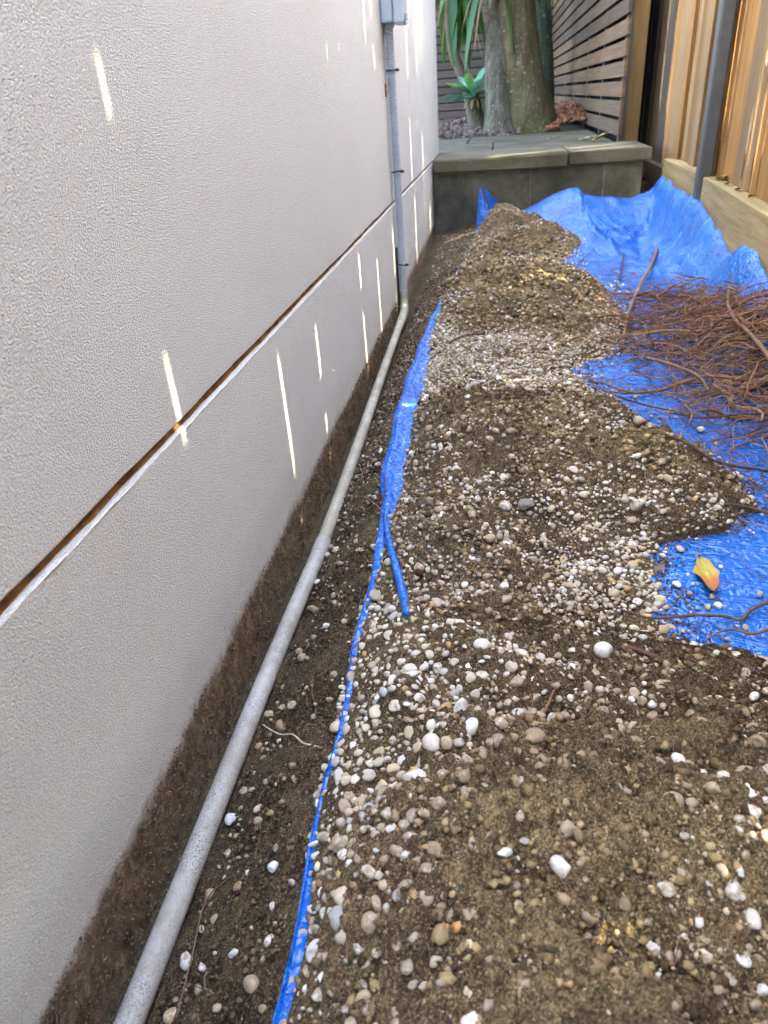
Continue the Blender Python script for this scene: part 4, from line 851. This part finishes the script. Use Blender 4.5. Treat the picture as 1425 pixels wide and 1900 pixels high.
# ------------------------------------------------------------------ leaves
def leaf_obj(c0, tip, width, curl, stops, label, nrm=(0, 0, 1), name='fallen_leaf', stem=.3, group=None):
    c0, tip = np.array(c0, float), np.array(tip, float); d = tip-c0; L = np.linalg.norm(d); d /= L; n_ = np.array(nrm, float); s = np.cross(d, n_); s /= np.linalg.norm(s); n_ = np.cross(s, d)
    V = []; F = []; C_ = []; nl, nw = 14, 8
    for i in range(nl+1):
        t = i/nl; wd = width*.5*(math.sin(math.pi*t**.85)**.75)*(1+.10*math.sin(t*17)) if 0 < t < 1 else .0004
        for j in range(nw+1):
            u = j/nw*2-1; V.append(c0+d*L*t+s*wd*u*(1-.12*math.sin(t*9)*max(0, u))+n_*(curl*(u*u)*.35*math.sin(math.pi*t)+curl*.5*t*t-abs(u)**.5*.0+.0012*math.sin(j*2.1+i)))
            k_ = np.clip(t+.08*abs(u)+.05*math.sin(i*1.3+j), 0, 1); col = np.array([np.interp(k_, [a for a, _ in stops], [c_[q] for _, c_ in stops]) for q in range(3)]); 
            if j == nw//2: col = col*1.25
            C_.append(col)
    for i in range(nl):
        for j in range(nw): a = i*(nw+1)+j; F.append([a, a+1, a+nw+2, a+nw+1])
    e_ = empty(name, tuple(c0)); tag(e_, label, 'leaf', group)
    mk('blade', V, F, M_LEAFV, e_, smooth=True, cols=np.array(C_))
    v, f = tube_vf([c0-d*L*stem+n_*.001, c0-d*L*stem*.4+n_*.002, c0+d*L*.02], [.0008, .0007, .0006], 6); mk('stalk', v, f, M_BLACK if stem > .2 else M_POSTW, e_)
    return e_
b = NB('leaf_blade'); a = b.attr(); nn = b.noise(b.pos(), 180, 4); b.bump(nn, .3, .001)
M_LEAFV = b.done(b.mix(b.ramp(nn, [(.4, 0.), (.75, .35)]), a.outputs[0], (.16, .07, .02)), .5, .35)
YG = [(0, (.30, .22, .03)), (.35, (.36, .30, .05)), (.55, (.40, .28, .05)), (.66, (.38, .13, .025)), (1, (.30, .09, .02))]
OR = [(0, (.35, .14, .05)), (1, (.25, .09, .03))]; BR = [(0, (.16, .085, .045)), (1, (.22, .12, .06))]
A_ = surf(1299, 1040, .004); B_ = surf(1322, 1113, .007); leaf_obj(A_, B_, .024, .008, YG, 'yellow and orange fallen leaf lying on the blue tarp', stem=.18)
A_ = surf(1212, 1066, .003); B_ = surf(1231, 1055, .004); leaf_obj(A_, B_, .009, .004, BR, 'small brown leaf scrap between the gravel and the tarp', stem=.05)
leaf_obj((.655, 3.95, .374), (.735, 3.96, .378), .055, .012, [(0, (.22, .26, .07)), (1, (.30, .34, .12))], 'pale green fallen leaf on the pavers by the slat screen', stem=.1)
leaf_obj((.70, 3.80, .376), (.79, 3.79, .392), .06, .03, [(0, (.45, .28, .11)), (1, (.36, .20, .07))], 'curled tan leaf on the pavers against the slat screen', stem=.1)
leaf_obj((.52, 4.25, .370), (.60, 4.28, .372), .028, .006, OR, 'flat orange leaf on the rear pavers', stem=.1)
leaf_obj((.925, 2.455, .333), (.922, 2.37, .340), .035, .012, [(0, (.12, .17, .03)), (.3, (.50, .38, .04)), (1, (.46, .34, .03))], 'yellow green leaf on the sleeper beside the steel post', stem=.1)
for (y_, lab) in ((2.30, 'orange leaf on the sleeper, next to the yellow one'), (2.17, 'reddish leaf on the sleeper, nearer than the orange one'), (2.02, 'small dark red leaf scrap lodged on the sleeper, nearest of all')):
    x_ = float(xf(y_))-.022; leaf_obj((x_, y_, .333), (x_+.006, y_-.035 if y_ > 2.1 else y_-.02, .337), .018, .008, OR, lab, stem=.1)
# litter of dry leaves in the slot between step and fence, bark mulch behind
def chips(name, label, n, xa, xb, ya, yb, zf, lmin, lmax, cols_):
    x = rs.uniform(xa, xb, n); y = rs.uniform(ya, yb, n); z = zf(x, y)+rs.uniform(0, .02, n); d = rs.normal(0, 1, (n, 3)); d[:, 2] *= .5; d /= np.linalg.norm(d, axis=1)[:, None]; s_ = np.cross(d, rs.normal(0, 1, (n, 3))); s_ /= np.linalg.norm(s_, axis=1)[:, None]
    u = np.cross(d, s_); L = rs.uniform(lmin, lmax, n)[:, None]; W = L*rs.uniform(.2, .5, (n, 1)); c_ = np.stack([x, y, z], -1)
    q = [c_+d*L*a+s_*W*b2+u*L*.08*t for t in (-.5, .5) for a, b2 in ((-.5, -.4), (.5, -.25), (.5, .3), (-.5, .45))]
    V = np.stack(q, 1).reshape(-1, 3); F0 = np.array([[3, 2, 1, 0], [4, 5, 6, 7], [0, 1, 5, 4], [1, 2, 6, 5], [2, 3, 7, 6], [3, 0, 4, 7]]); F = (F0[None]+np.arange(n)[:, None, None]*8).reshape(-1, 4)
    c0 = np.array(cols_)[rs.integers(len(cols_), size=n)]*rs.uniform(.6, 1.3, (n, 1)); tag(mk(name, V, F, M_MULCH, cols=np.repeat(c0, 8, 0)), label, kind='stuff')
chips('leaf_litter', 'dry brown leaves in the slot between the step and the fence', 260, .862, .93, 3.22, 3.75, lambda x, y: .10+.12*sstep(3.2, 3.7, y), .012, .03, [(.28, .12, .05), (.20, .08, .035), (.12, .055, .03)])
chips('bark_mulch', 'reddish bark mulch around the tree foot', 1500, .56, .80, 5.0, 7.2, lambda x, y: .36+.13*np.exp(-((x-.74)/.14)**2-((y-5.7)/.75)**2), .02, .055, [(.27, .105, .045), (.20, .08, .04), (.14, .06, .035), (.34, .16, .08)])
chips('bark_litter', 'pinkish brown bark litter on the garden bed by the wall corner', 1500, -.35, .40, 4.92, 6.6, lambda x, y: .366+.03*(y-4.9), .012, .04, [(.20, .13, .11), (.15, .085, .07), (.27, .18, .15), (.10, .06, .05)])
